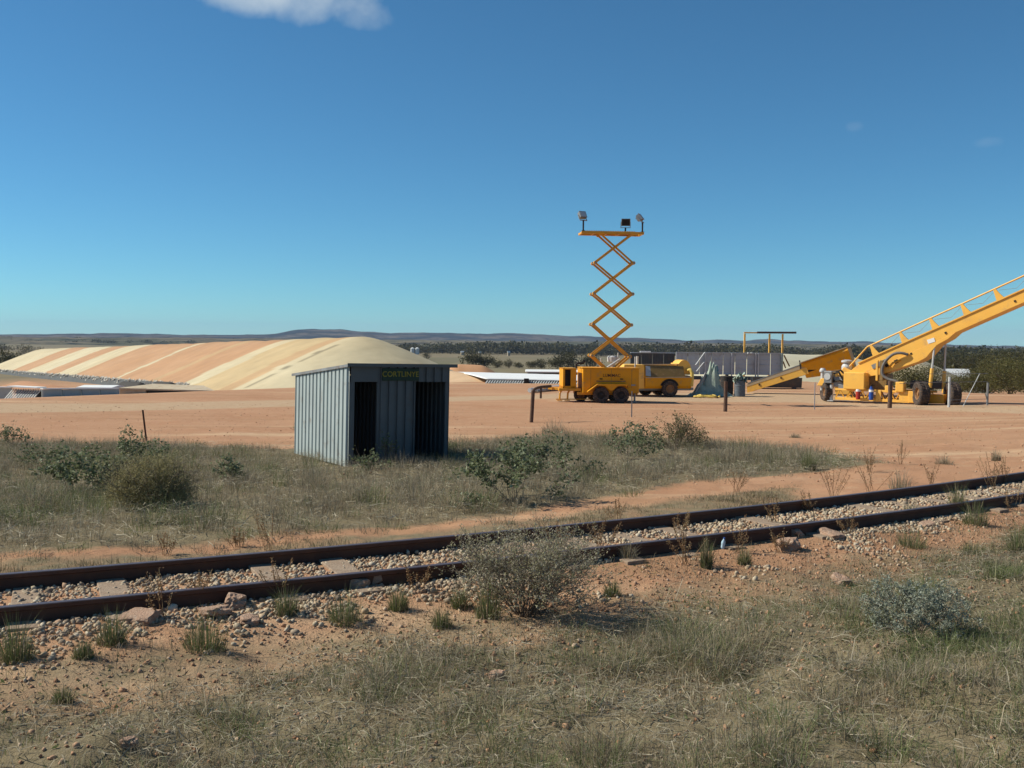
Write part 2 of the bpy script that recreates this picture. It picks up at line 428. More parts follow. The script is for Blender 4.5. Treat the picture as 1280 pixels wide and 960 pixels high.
class MB:
    def __init__(s): s.v = []; s.f = []; s.c = []; s.cur = None

    def add(s, vs, fs):
        b = len(s.v)
        s.v += [tuple(float(q) for q in x) for x in vs]
        s.f += [tuple(b + i for i in f) for f in fs]
        if s.cur is not None: s.c += [s.cur] * len(vs)
        return s

    def box(s, c, d, rz=0.0, ry=0.0, rx=0.0):
        m = Matrix.Rotation(rz, 3, 'Z') @ Matrix.Rotation(ry, 3, 'Y') @ Matrix.Rotation(rx, 3, 'X')
        vs = []
        for z in (-1, 1):
            for (x, y) in ((-1, -1), (1, -1), (1, 1), (-1, 1)):
                vs.append(m @ Vector((x * d[0] / 2, y * d[1] / 2, z * d[2] / 2)) + Vector([float(q) for q in c]))
        return s.add(vs, [(3, 2, 1, 0), (4, 5, 6, 7), (0, 1, 5, 4), (1, 2, 6, 5), (2, 3, 7, 6), (3, 0, 4, 7)])

    def beam(s, p0, p1, w, h, up=(0, 0, 1)):
        p0 = Vector([float(q) for q in p0]); p1 = Vector([float(q) for q in p1])
        t = (p1 - p0).normalized(); u = Vector(up)
        sd = t.cross(u)
        if sd.length < 1e-4: sd = t.cross(Vector((0, 1, 0)))
        sd.normalize(); u = sd.cross(t).normalized()
        vs = []
        for p in (p0, p1):
            for a, b in ((-1, -1), (1, -1), (1, 1), (-1, 1)): vs.append(p + sd * (a * w / 2) + u * (b * h / 2))
        return s.add(vs, [(0, 1, 2, 3), (7, 6, 5, 4), (4, 5, 1, 0), (5, 6, 2, 1), (6, 7, 3, 2), (7, 4, 0, 3)])

    def tube(s, pts, r, n=8, caps=True):
        P = [Vector([float(q) for q in p]) for p in pts]
        rs = r if isinstance(r, (list, tuple)) else [r] * len(P)
        vs = []; fs = []; ref = None
        for i, p in enumerate(P):
            t = (P[min(i + 1, len(P) - 1)] - P[max(i - 1, 0)]).normalized()
            if ref is None: ref = Vector((0, 0, 1)) if abs(t.z) < 0.9 else Vector((1, 0, 0))
            a = t.cross(ref).normalized(); b = a.cross(t).normalized(); ref = b
            for k in range(n):
                q = 2 * PI * k / n
                vs.append(p + (a * math.cos(q) + b * math.sin(q)) * rs[i])
        for i in range(len(P) - 1):
            for k in range(n):
                fs.append((i * n + k, i * n + (k + 1) % n, (i + 1) * n + (k + 1) % n, (i + 1) * n + k))
        if caps:
            fs.append(tuple(range(n - 1, -1, -1))); fs.append(tuple((len(P) - 1) * n + k for k in range(n)))
        return s.add(vs, fs)

    def prism(s, poly, y0, y1):
        """polygon in x,z extruded along y"""
        n = len(poly)
        vs = [(x, y0, z) for x, z in poly] + [(x, y1, z) for x, z in poly]
        fs = [tuple(range(n - 1, -1, -1)), tuple(range(n, 2 * n))]
        fs += [(i, (i + 1) % n, n + (i + 1) % n, n + i) for i in range(n)]
        return s.add(vs, fs)

    def prismx(s, poly, x0, x1):
        """polygon in y,z extruded along x"""
        n = len(poly)
        vs = [(x0, y, z) for y, z in poly] + [(x1, y, z) for y, z in poly]
        fs = [tuple(range(n)), tuple(range(2 * n - 1, n - 1, -1))]
        fs += [(n + i, n + (i + 1) % n, (i + 1) % n, i) for i in range(n)]
        return s.add(vs, fs)

    def lathe(s, prof, c=(0, 0, 0), axis='y', n=24):
        """profile of (radius, along-axis) pairs"""
        vs = []; fs = []; k = len(prof)
        for j in range(n):
            q = 2 * PI * j / n; cq, sq = math.cos(q), math.sin(q)
            for r, a in prof:
                if axis == 'y': v = (r * cq, a, r * sq)
                elif axis == 'x': v = (a, r * cq, r * sq)
                else: v = (r * cq, r * sq, a)
                vs.append((v[0] + c[0], v[1] + c[1], v[2] + c[2]))
        for j in range(n):
            for i in range(k - 1):
                fs.append((j * k + i, j * k + i + 1, ((j + 1) % n) * k + i + 1, ((j + 1) % n) * k + i))
        return s.add(vs, fs)

    def build(s, name, mat, parent=None, bevel=0.0, smooth=False, loc=None, rot=None):
        me = bpy.data.meshes.new(name)
        me.from_pydata(s.v, [], s.f); me.update()
        bm = bmesh.new(); bm.from_mesh(me); bmesh.ops.recalc_face_normals(bm, faces=bm.faces); bm.to_mesh(me); bm.free()
        if s.c:
            a = me.attributes.new('tint', 'FLOAT_COLOR', 'POINT')
            a.data.foreach_set('color', np.array([(*c, 1) for c in s.c], np.float32).ravel())
        if smooth:
            me.polygons.foreach_set('use_smooth', np.ones(len(me.polygons), bool))
        me.materials.append(mat)
        o = bpy.data.objects.new(name, me); COL.objects.link(o)
        if parent is not None: o.parent = parent
        if loc is not None: o.location = tuple(float(q) for q in loc)
        if rot is not None: o.rotation_euler = rot
        if bevel:
            b = o.modifiers.new('bevel', 'BEVEL'); b.width = bevel; b.segments = 2; b.limit_method = 'ANGLE'
        return o


def text_mesh(name, body, size, mat, parent, loc, rot, extrude=0.004, sx=1.0):
    cu = bpy.data.curves.new(name, 'FONT'); cu.body = body; cu.size = size; cu.extrude = extrude
    cu.align_x = 'CENTER'; cu.align_y = 'CENTER'; cu.offset = 0.004 * size
    tmp = bpy.data.objects.new(name + '_tmp', cu); COL.objects.link(tmp)
    dg = bpy.context.evaluated_depsgraph_get()
    me = bpy.data.meshes.new_from_object(tmp.evaluated_get(dg))
    bpy.data.objects.remove(tmp); me.name = name
    me.materials.clear(); me.materials.append(mat)
    o = bpy.data.objects.new(name, me); COL.objects.link(o)
    o.parent = parent; o.location = loc; o.rotation_euler = rot; o.scale = (sx, 1, 1)
    return o


# ------------------------------------------------------------------ ground
def poly_world(pts):
    return np.array([at_ground(*p)[:2] for p in pts])


def inpoly(P, x, y):
    x = np.asarray(x); y = np.asarray(y)
    r = np.zeros(x.shape, bool); j = len(P) - 1
    for i in range(len(P)):
        xi, yi = P[i]; xj, yj = P[j]
        c = ((yi > y) != (yj > y)) & (x < (xj - xi) * (y - yi) / (yj - yi + 1e-12) + xi)
        r ^= c; j = i
    return r


def pdist(P, x, y):
    """signed distance to polygon edge (inside positive)"""
    x = np.asarray(x, float); y = np.asarray(y, float)
    best = np.full(x.shape, 1e9)
    for i in range(len(P)):
        a = P[i]; b = P[(i + 1) % len(P)]; ab = b - a; L = ab @ ab + 1e-12
        t = np.clip(((x - a[0]) * ab[0] + (y - a[1]) * ab[1]) / L, 0, 1)
        best = np.minimum(best, np.hypot(x - a[0] - t * ab[0], y - a[1] - t * ab[1]))
    return np.where(inpoly(P, x, y), best, -best)


GRASS_A = poly_world([(-220, 548), (0, 553), (130, 555), (370, 560), (560, 556), (700, 545), (800, 548), (890, 553), (1000, 560), (1098, 579), (1000, 592),
                      (850, 604), (700, 630), (560, 652), (300, 679), (0, 694), (-220, 708)])
GRASS_B = poly_world([(-160, 912), (60, 892), (250, 868), (400, 826), (520, 802), (650, 803), (760, 787), (850, 752), (1000, 752), (1130, 722), (1280, 672), (1480, 620),
                      (1480, 900), (1400, 1010), (640, 1040), (-160, 1010)])
VERGE = poly_world([(-220, 711), (0, 700), (300, 685), (560, 661), (720, 640), (850, 622), (1000, 606), (1000, 628), (850, 648), (640, 676), (300, 708), (0, 732), (-220, 752)])
ROAD_L = poly_world([(-400, 503), (0, 504), (180, 504), (370, 500), (560, 496), (700, 493), (700, 498), (560, 502), (370, 508), (180, 513), (0, 516), (-400, 520)])
ROAD_R = poly_world([(690, 491), (860, 491), (1050, 492), (1180, 505), (1290, 507), (1290, 518), (1150, 512), (1000, 503), (860, 502), (690, 502)])


def build_ground():
    th = np.concatenate([np.linspace(-180, -50, 40)[:-1], np.linspace(-50, 50, 481), np.linspace(50, 180, 40)[1:]])
    th = np.radians(th)
    rr = [1.2]
    while rr[-1] < 9500: rr.append(rr[-1] * 1.0125)
    rr = np.array(rr)
    A, RR = np.meshgrid(th, rr)
    X = np.sin(A) * RR; Y = np.cos(A) * RR
    Z = T(X, Y)
    V = np.stack([X.ravel(), Y.ravel(), Z.ravel()], 1)
    na, nr = len(th), len(rr)
    i, j = np.meshgrid(np.arange(nr - 1), np.arange(na - 1), indexing='ij')
    a = (i * na + j).ravel(); F = np.stack([a, a + na, a + na + 1, a + 1], 1)[:, ::-1]
    x, y = V[:, 0], V[:, 1]
    near = np.hypot(x, y) < 120
    road = np.zeros(len(V)); lit = np.zeros(len(V))
    xn, yn = x[near], y[near]
    road[near] = np.maximum(sstep(-0.8, 0.8, pdist(ROAD_L, xn, yn)), 0.85 * sstep(-1.5, 1.2, pdist(ROAD_R, xn, yn)))
    la = np.maximum(sstep(-0.5, 0.6, pdist(GRASS_A, xn, yn)), sstep(-0.4, 0.5, pdist(GRASS_B, xn, yn)))
    la = np.maximum(la, 0.62 * sstep(-0.3, 0.3, pdist(VERGE, xn, yn)))
    dd = track_d(xn, yn)
    la = np.maximum(la, 0.54 * (1 - sstep(-1.2, -0.3, dd)))
    la = np.maximum(la, 1.0 * (1 - sstep(-8.5, -7.0, dd)))
    lit[near] = la
    q = qdist(x, y)
    fld = sstep(70, 150, q)
    fld = np.maximum(fld, sstep(60, 90, np.abs(x)) * sstep(20, 40, q))
    masks = np.stack([road, lit, fld], 1)
    o = mesh_np('ground', V, F, ground_mat(), masks, attr='masks', smooth=True)
    tagit(o, 'red dirt ground with grass litter falling away to brown fields', None, None, 'structure')


build_ground()


def hills():
    # skyline given as (pixel x, pixel y): the far range and the nearer paddock rise in front of it
    prof = [(-300, 419), (0, 417.5), (150, 417), (300, 418.5), (345, 416.5), (365, 413.5), (390, 410.8), (425, 411.2), (450, 414), (490, 416.5), (530, 414.8), (570, 416.8), (610, 417.6),
            (640, 416.8), (700, 420), (770, 421.8), (850, 425), (930, 425.5), (960, 423.4), (985, 426.5), (1050, 427.5), (1080, 426.8), (1150, 430), (1280, 433), (1600, 437)]
    for nm, r0, r1, r2, dy, lab, ca, cb, sd in (('hills', 3600, 5200, 7200, 0.0, 'low dark scrub covered hills along the horizon', (0.035, 0.045, 0.05), (0.135, 0.115, 0.095), 3),
                                             ('paddock_rise', 1700, 2600, 3600, 5.5, 'long brown paddock slope below the far hills', (0.17, 0.145, 0.10), (0.10, 0.10, 0.065), 8)):
        pxs = np.arange(-500, 1800, 4.0)
        yy = np.interp(pxs, [p[0] for p in prof], [p[1] for p in prof])
        hz = 424.8 + (pxs - 640) * math.tan(ROLL)
        nzx = fbm(pxs * 0.03, pxs * 0 + sd, sd, 4) - 0.5
        if nm == 'hills': top = (hz - yy + nzx * 3.2)
        else: top = np.minimum(hz - yy - 1.5, (hz * 0 + 0.5)) * 0.55 - 1.8 + nzx * 2.5
        ang = np.arctan((pxs - 640) / FPX)
        rs = np.concatenate([np.linspace(r0, r1, 16), np.linspace(r1, r2, 8)[1:]])
        A, RR = np.meshgrid(ang, rs)
        k = sstep(r0, r1, RR) * (1 - sstep(r1, r2, RR))
        crest = CAMZ + top * r1 / FPX / np.cos(ang)
        X = np.sin(A) * RR; Y = np.cos(A) * RR
        base = T(X, Y) - 2
        Z = base + (crest[None, :] - base) * k + (fbm(X * 0.004, Y * 0.004, sd, 4) - 0.5) * 26 * k * (1 - k) * 2
        V = np.stack([X.ravel(), Y.ravel(), Z.ravel()], 1); na = len(ang)
        i, j = np.meshgrid(np.arange(len(rs) - 1), np.arange(na - 1), indexing='ij'); a = (i * na + j).ravel()
        m, n, l, p = hexmat(nm + '_cover')
        tc = n.new('ShaderNodeTexCoord'); v = tc.outputs['Object']
        c = mixc(n, l, ramp(n, l, noise(n, l, v, 0.0035, 6, 0.62), 0.46, 0.56), ca, cb)
        c = mixc(n, l, ramp(n, l, noise(n, l, v, 0.016, 6, 0.75), 0.50, 0.60), c, (0.022, 0.027, 0.024))
        l.new(c, p.inputs['Base Color']); p.inputs['Roughness'].default_value = 1.0; p.inputs['Specular IOR Level'].default_value = 0
        o = mesh_np(nm, V, np.stack([a, a + na, a + na + 1, a + 1], 1)[:, ::-1], m, smooth=True)
        tagit(o, lab, None, None, 'structure')


hills()


def haze():
    b = MB().box((0, 1000, 40), (17000, 17000, 180))
    m = bpy.data.materials.new('haze_air'); m.use_nodes = True
    n, l = m.node_tree.nodes, m.node_tree.links
    n.remove(n['Principled BSDF'])
    pv = n.new('ShaderNodeVolumePrincipled'); pv.inputs['Color'].default_value = (0.50, 0.68, 1.0, 1)
    pv.inputs['Density'].default_value = 0.00006
    l.new(pv.outputs[0], n['Material Output'].inputs['Volume'])
    o = b.build('haze', m); tagit(o, 'thin blue air over the plain', None, None, 'stuff')


haze()
# ------------------------------------------------------------------ shelter shed
def corr(mb, p0, dx, width, z0, z1a, z1b, nrm, pitch=0.205, h=0.036):
    """vertical trapezoid-ribbed sheet from p0 along unit dx; top height runs z1a..z1b"""
    prof = []; t = 0.0
    while t < width - 1e-6:
        for a, b in ((0.0, 0), (0.06, 0), (0.072, h), (0.192, h), (0.204, 0)):
            if t + a <= width: prof.append((t + a, b))
        t += pitch
    prof.append((width, 0))
    for off, rev in ((0.0, False), (-0.003, True)):
        vs = []
        for a, b in prof:
            zt = z1a + (z1b - z1a) * a / width
            for z in (z0, zt): vs.append((p0[0] + dx[0] * a + nrm[0] * (b + off), p0[1] + dx[1] * a + nrm[1] * (b + off), z))
        fs = [(2 * i, 2 * i + 2, 2 * i + 3, 2 * i + 1) for i in range(len(prof) - 1)]
        if rev: fs = [f[::-1] for f in fs]
        mb.add(vs, fs)
    return mb


def shed():
    Z0 = 21.3
    c = at_depth(435, 578, Z0); g = Tz(c[0], c[1])
    a = R_(34)
    r = thing('shelter_shed', 'small blue grey corrugated iron shelter with two dark doorways standing in dry grass', 'shed', (c[0], c[1], g), a)
    r.rotation_euler = (0, R_(0.9), a)
    W_, D_ = 2.47, 3.04
    HF = CAMZ - g - (455.5 - 422.8) * Z0 / FPX      # front eave
    HB = HF - 0.31
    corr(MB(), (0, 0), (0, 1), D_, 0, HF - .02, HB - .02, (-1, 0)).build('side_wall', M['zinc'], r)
    corr(MB(), (W_, 0), (0, 1), D_, 0, HF - .02, HB - .02, (1, 0)).build('side_wall', M['zinc_shade'], r)  # dark copy paints the shade inside the right stall onto this wall
    corr(MB(), (0, D_), (1, 0), W_, 0, HB - .02, HB - .02, (0, 1)).build('back_wall', M['zinc_shade'], r)
    x1, x2, x3, x4 = 0.13, 0.66, 1.60, 2.36
    hd = HF - 0.37
    corr(MB(), (x2, -0.0), (1, 0), x3 - x2, 0, HF - .03, HF - .03, (0, -1)).build('front_panel', M['zinc_shade'], r)
    corr(MB(), (x3 - 0.02, -0.004), (1, 0), W_ - x3 + 0.01, hd, HF - .03, HF - .03, (0, -1)).build('header_panel', M['zinc_shade'], r)
    MB().box((x2 / 2 + 0.02, -0.004, (hd + HF - .03) / 2), (x2 - 0.02, 0.012, HF - .03 - hd)).build('header_panel', M['zinc_shade'], r)
    jb = [(0.065, 0.13), (x2 + 0.035, 0.07), (x3 - 0.035, 0.07), (W_ - 0.05, 0.09)]
    for cx, w in jb:
        MB().box((cx, 0.035, hd / 2), (w, 0.045, hd)).build('door_jamb', M['zinc_shade'], r, 0.004)
    for cx, w in (((x1 + x2) / 2, x2 - x1), ((x3 + x4) / 2, x4 - x3)):
        MB().box((cx, 0.03, hd + 0.02), (w, 0.05, 0.045)).build('door_lintel', M['zinc_shade'], r, 0.004)
    # inner partition between the two stalls
    corr(MB(), (1.15, 0.1), (0, 1), D_ - 0.2, 0, HF - .1, HB - .1, (-1, 0)).build('partition', M['zinc_shade'], r)
    # roof: ribbed sheet with flat front flashing
    mb = MB(); t = -0.05; prof = []
    while t < W_ + 0.06:
        for q, b in ((0.0, 0), (0.045, 0), (0.06, .025), (0.10, .025), (0.115, 0)): prof.append((t + q, b))
        t += 0.19
    for off in (0.0, -0.006):
        vs = []
        for q, b in prof:
            vs.append((q, -0.10, HF + b + off)); vs.append((q, D_ + 0.08, HB - 0.006 + b + off))
        mb.add(vs, [(2 * i, 2 * i + 1, 2 * i + 3, 2 * i + 2) for i in range(len(prof) - 1)])
    rf = mb.build('roof', M['roofm'], r)
    MB().box((W_ / 2 + 0.02, -0.112, HF - 0.008), (W_ + 0.24, 0.012, 0.075)).build('flashing', M['zinc_shade'], rf, 0.003)
    mb = MB(); mb.beam((-0.065, -0.1, HF - 0.015), (-0.065, D_ + 0.06, HB - 0.02), 0.012, 0.06); mb.build('barge_strip', M['roofm'], rf)
    sg = MB().box((1.20, -0.05, HF - 0.21), (0.90, 0.03, 0.27)).build('name_board', M['signgreen'], r, 0.004)
    text_mesh('lettering', 'CORTLINYE', 0.165, M['signyellow'], sg, (1.19, -0.068, HF - 0.205), (PI / 2, 0, 0), 0.003, 1.02)
    return r


# ------------------------------------------------------------------ wheels
def wheel(parent, c, R, w, axis_rot=PI / 2, name='wheel', rimr=0.55, rimmat='rim'):
    """wheel whose axle is local y, turned by axis_rot-PI/2 about z"""
    prof = [(R * rimr, -w * .42), (R * .82, -w * .5), (R * .95, -w * .46), (R, -w * .34), (R, -w * .1), (R * .975, -w * .08), (R * .975, w * .08), (R, w * .1), (R, w * .34), (R * .95, w * .46), (R * .82, w * .5), (R * rimr, w * .42)]
    mb = MB().lathe(prof, n=28)
    for k in range(22):
        q = 2 * PI * k / 22
        for sd in (-1, 1):
            mb.box((math.cos(q + sd * .06) * R * 1.0, sd * w * .26, math.sin(q + sd * .06) * R * 1.0), (R * .05, w * .3, R * .10), ry=-q)
    t = mb.build(name, M['tyre'], parent, loc=c, rot=(0, 0, axis_rot - PI / 2))
    rp = [(0.0, -w * .36), (R * .14, -w * .36), (R * .16, -w * .26), (R * .42, -w * .2), (R * rimr * .93, -w * .36), (R * rimr * 1.02, -w * .40), (R * rimr * 1.02, w * .40), (R * rimr * .93, w * .36), (R * .42, w * .2), (R * .16, w * .26), (R * .14, w * .36), (0, w * .36)]
    m2 = MB().lathe(rp, n=20)
    for k in range(6):
        q = 2 * PI * k / 6
        for sd in (-1, 1): m2.box((math.cos(q) * R * .3, sd * w * .25, math.sin(q) * R * .3), (R * .06, w * .06, R * .06))
    m2.build('rim', M[rimmat], t)
    return t


# ------------------------------------------------------------------ lighting tower
def light_tower():
    c = at_ground(758, 503.6)
    r = thing('lighting_tower', 'yellow scissor lift lighting tower on tandem axle trailer with three floodlights raised', 'lighting tower', c, R_(5))
    k = c[1] / FPX                       # metres per photo pixel here
    X = lambda px: (px - 758) * k
    Zp = lambda py: (503.4 - py) * k
    D = 1.75
    y0 = 0.05
    ht, hb = Zp(460.5), Zp(491.5)
    b = MB().box(((X(728) + X(799.5)) / 2, y0 + D / 2, (ht + hb) / 2), (X(799.5) - X(728), D, ht - hb)).build('engine_canopy', M['yellow'], r, 0.03)
    lid = MB().box(((X(727) + X(800.5)) / 2, y0 + D / 2, ht + 0.02), (X(800.5) - X(727), D + .06, 0.04)).build('lid', M['yellow'], b, 0.01)
    mb = MB(); mb.box(((X(745) + X(782)) / 2, y0 - 0.006, Zp(476.3)), (X(782) - X(745), 0.012, 0.05))
    for px in (738, 764, 790): mb.box((X(px), y0 - 0.004, (ht + hb) / 2 + .12), (0.015, 0.008, (ht - hb) * .75))
    mb.build('door_seam', M['brown_panel'], b)
    for px in (751, 777): MB().box((X(px), y0 - 0.02, Zp(473.5)), (0.14, 0.03, 0.05)).build('latch', M['dark'], b)
    text_mesh('lettering', 'LUMIMAC', 0.215, M['logo'], b, (X(764.4), y0 - 0.006, Zp(469.2)), (PI / 2, 0, 0), 0.003, 0.92)
    MB().box((X(792), y0 - .012, Zp(481)), (0.2, 0.016, 0.07)).build('reflector_plate', M['steel'], b)
    # radiator housing at the drawbar end, with an open dark grille towards us
    x0, x1 = X(704), X(721); ya, yb = y0 + .28, y0 + D - .1
    rad = MB()
    rad.box((x0 + .05, (ya + yb) / 2, (ht + Zp(486)) / 2), (0.10, yb - ya, ht - Zp(486)))
    rad.box(((x0 + x1) / 2, yb - .03, (ht + Zp(486)) / 2), (x1 - x0, .06, ht - Zp(486)))
    rad.box(((x0 + x1) / 2, (ya + yb) / 2, ht - .03), (x1 - x0, yb - ya, .06))
    rad.box((x1 - .14, ya + .03, (ht + Zp(486)) / 2), (.28, .06, ht - Zp(486)))
    rad.box(((x0 + x1) / 2, (ya + yb) / 2, Zp(486) + .06), (x1 - x0, yb - ya, .12))
    rd = rad.build('radiator_housing', M['yellow'], r, 0.012)
    mb = MB().box((X(711.5), ya + .2, (ht + Zp(485)) / 2), (X(716) - X(706), .05, ht - Zp(485) - .15))
    for i in range(9): mb.box((X(711.5), ya + .17, Zp(484) + .1 + i * .11), (X(716) - X(706), .03, .02))
    mb.build('grille', M['dark'], rd)
    # chassis, drawbar, stand
    mb = MB()
    for y in (y0 + .25, y0 + D - .25): mb.beam((X(722), y, hb - .02), (X(799), y, hb - .02), .1, .14)
    mb.box((X(713), y0 + D / 2, Zp(487.4)), (X(728) - X(700), 1.3, .13))
    for y in (y0 + .35, y0 + D - .35): mb.beam((X(706), y, Zp(487.2)), (X(685.5), y0 + D / 2, Zp(486.0)), .1, .13)
    mb.build('chassis', M['arm'], r, 0.01)
    mb = MB().box((X(697), y0 + D / 2, Zp(486.6)), (.5, .55, .14)); mb.box((X(684), y0 + D / 2, Zp(486)), (.22, .14, .1)); mb.tube([(X(682), y0 + D / 2, Zp(487)), (X(682), y0 + D / 2, Zp(484))], .06, 10)
    mb.build('tow_coupling', M['arm'], r, 0.012)
    for px in (700.5, 710.5):
        mb = MB().tube([(X(px + 3), y0 + .5, Zp(488)), (X(px + .5), y0 + .45, Zp(492)), (X(px), y0 + .45, Zp(500.5))], .045, 8); mb.box((X(px), y0 + .45, .08), (.24, .24, .03))
        mb.build('stand_leg', M['arm'], r)
    mb = MB().beam((X(696), y0 + .45, .14), (X(740), y0 + .6, .14), .06, .05); mb.build('stand_brace', M['arm'], r)
    # wheels
    for px in (750.5, 775.8):
        for y in (y0 - .13, y0 + D + .13): wheel(r, (X(px), y, .39), .39, .25, rimmat='black', rimr=.5)
    wheel(r, (X(729), y0 + D / 2, .33), .33, .22)
    # mudguards: plate over both wheels with sloping front
    for y in (y0 - .13, y0 + D + .13):
        z = Zp(480.3)
        pts = [(X(733.5), Zp(490)), (X(746), z), (X(783), z), (X(785), Zp(484)), (X(785), Zp(484) + .02), (X(783.2), z + .03), (X(745.6), z + .03), (X(733), Zp(490) + .04)]
        g = MB().prism([p for p in pts], y - .17, y + .17)
        sk = [(X(746), z), (X(783), z), (X(783), z - .09), (X(779), z - .05), (X(771), z - .06), (X(765), z - .27), (X(761), z - .27), (X(755), z - .06), (X(746), z - .05)]
        g.prism(sk, y - .165 if y < .5 else y + .15, y - .15 if y < .5 else y + .165)
        g.build('mudguard', M['yellow'], r)
    mb = MB().tube([(X(795), y0 + .2, hb), (X(795), y0 + .2, .03)], .05, 8); mb.box((X(795), y0 + .2, .02), (.24, .24, .03)); mb.build('jack_leg', M['steel'], r)
    mb = MB().tube([(X(722), y0 + .6, ht), (X(722), y0 + .6, ht + .2), (X(724), y0 + .6, ht + .235), (X(731), y0 + .6, ht + .26), (X(732.5), y0 + .6, ht + .34), (X(730.5), y0 + .6, ht + .38)], .055, 8)
    mb.build('exhaust', M['dark'], r)
    mb = MB().lathe([(0, 0), (.22, 0), (.26, .04), (.26, .26), (.2, .32), (0, .33)], (X(771), y0 + 1.2, ht + .28), 'z', 16); mb.tube([(X(771), y0 + 1.2, ht), (X(771), y0 + 1.2, ht + .3)], .11, 10)
    mb.build('air_cleaner', M['pale'], r, smooth=False)
    for px, zt in ((758, 448), (780.5, 441), (803, 446)):
        MB().tube([(X(px), y0 + D - .1, hb), (X(px), y0 + D - .1, Zp(zt))], .035, 8).build('rear_post', M['pale'], r)
    # scissor stack: two sets of crossed arms, in front and behind
    Lp = [(744, 327.5), (743, 366.5), (742.5, 405), (741.5, 444.5)]
    Rp = [(792.6, 327.5), (792, 366.5), (791, 405.5), (789.7, 445.5)]
    top_l, top_r = (750.5, 291.5), (790.5, 291.5)
    bot_l, bot_r = (760, 461), (774, 461)
    ls = [top_l] + Lp + [bot_l]; rs = [top_r] + Rp + [bot_r]
    for yy in (y0 + .50, y0 + 1.25):
        for i in range(5):
            for (a, bq, dy) in ((ls[i], rs[i + 1], 0.045), (rs[i], ls[i + 1], -0.045)):
                if i == 4:
                    a2 = a; m = ((a[0] + bq[0]) / 2 + (3 if a[0] < bq[0] else -3), bq[1]); bq = m
                p0 = (X(a[0]), yy + dy, Zp(a[1])); p1 = (X(bq[0]), yy + dy, Zp(bq[1]))
                ar = MB().beam(p0, p1, .055, .092, (0, 1, 0) if False else (0, 0, 1)); 
                for q in (p0, p1): ar.lathe([(0, -.06), (.085, -.06), (.085, .06), (0, .06)], q, 'y', 12)
                ar.build('scissor_arm', M['arm'], r)
    for i in range(1, 5):
        for p in (ls[i], rs[i]):
            MB().tube([(X(p[0]), y0 + .38, Zp(p[1])), (X(p[0]), y0 + 1.37, Zp(p[1]))], .045, 8).build('cross_pin', M['steel'], r)
    # ram between the lower arms
    MB().tube([(X(763), y0 + .88, ht + .02), (X(779), y0 + .88, Zp(449))], [.06, .045], 10).build('lift_ram', M['pale'], r)
    # top deck
    zt = Zp(290.2); xa, xb = X(725.5), X(805)
    mb = MB()
    for y in (y0 + .4, y0 + 1.35): mb.beam((xa, y, zt), (xb, y, zt), .07, .12)
    for px in (726.5, 742, 758, 774, 790, 804): mb.beam((X(px), y0 + .4, zt - .01), (X(px), y0 + 1.35, zt - .01), .07, .09)
    dk = mb.build('top_deck', M['arm'], r, .008)
    mb = MB()
    for i in range(30):
        x = xa + .15 + i * (xb - xa - .6) / 29
        mb.beam((x, y0 + .45, zt + .075), (x, y0 + 1.3, zt + .075), .03, .05)
    mb.build('grating', M['brown_panel'], dk)
    for (px, pole_t, yy, tilt, yaw, sw) in ((728, 275, y0 + .45, R_(-30), R_(25), .36), (785.5, 281, y0 + 1.2, R_(10), R_(-6), .42), (803.5, 276, y0 + .5, R_(-38), R_(62), .36)):
        base = zt + .04; hh = Zp(pole_t) - base
        po = MB().tube([(X(px), yy, base), (X(px), yy, base + hh)], .04, 8); po.box((X(px), yy, base + .03), (.16, .16, .03))
        pole = po.build('lamp_pole', M['dark'], r)
        h = MB()
        h.box((0, 0, .26), (sw, .12, .32)); h.prismx([(-.06, .12), (-.13, .08), (-.13, .44), (-.06, .40)], -sw / 2 - .01, sw / 2 + .01)
        h.box((0, .09, .26), (sw * .7, .10, .2))
        for s in (-1, 1): h.beam((s * (sw / 2 + .02), 0, -.02), (s * (sw / 2 + .02), 0, .28), .03, .02)
        h.beam((-sw / 2 - .03, 0, -.01), (sw / 2 + .03, 0, -.01), .04, .03)
        fl = h.build('floodlight', M['steel'], r, loc=(X(px), yy, base + hh), rot=(tilt, 0, yaw))
        MB().box((0, -.136, .26), (sw - .04, .012, .30)).build('lens', M['dark'] if px == 785.5 else M['pale'], fl)
    return r


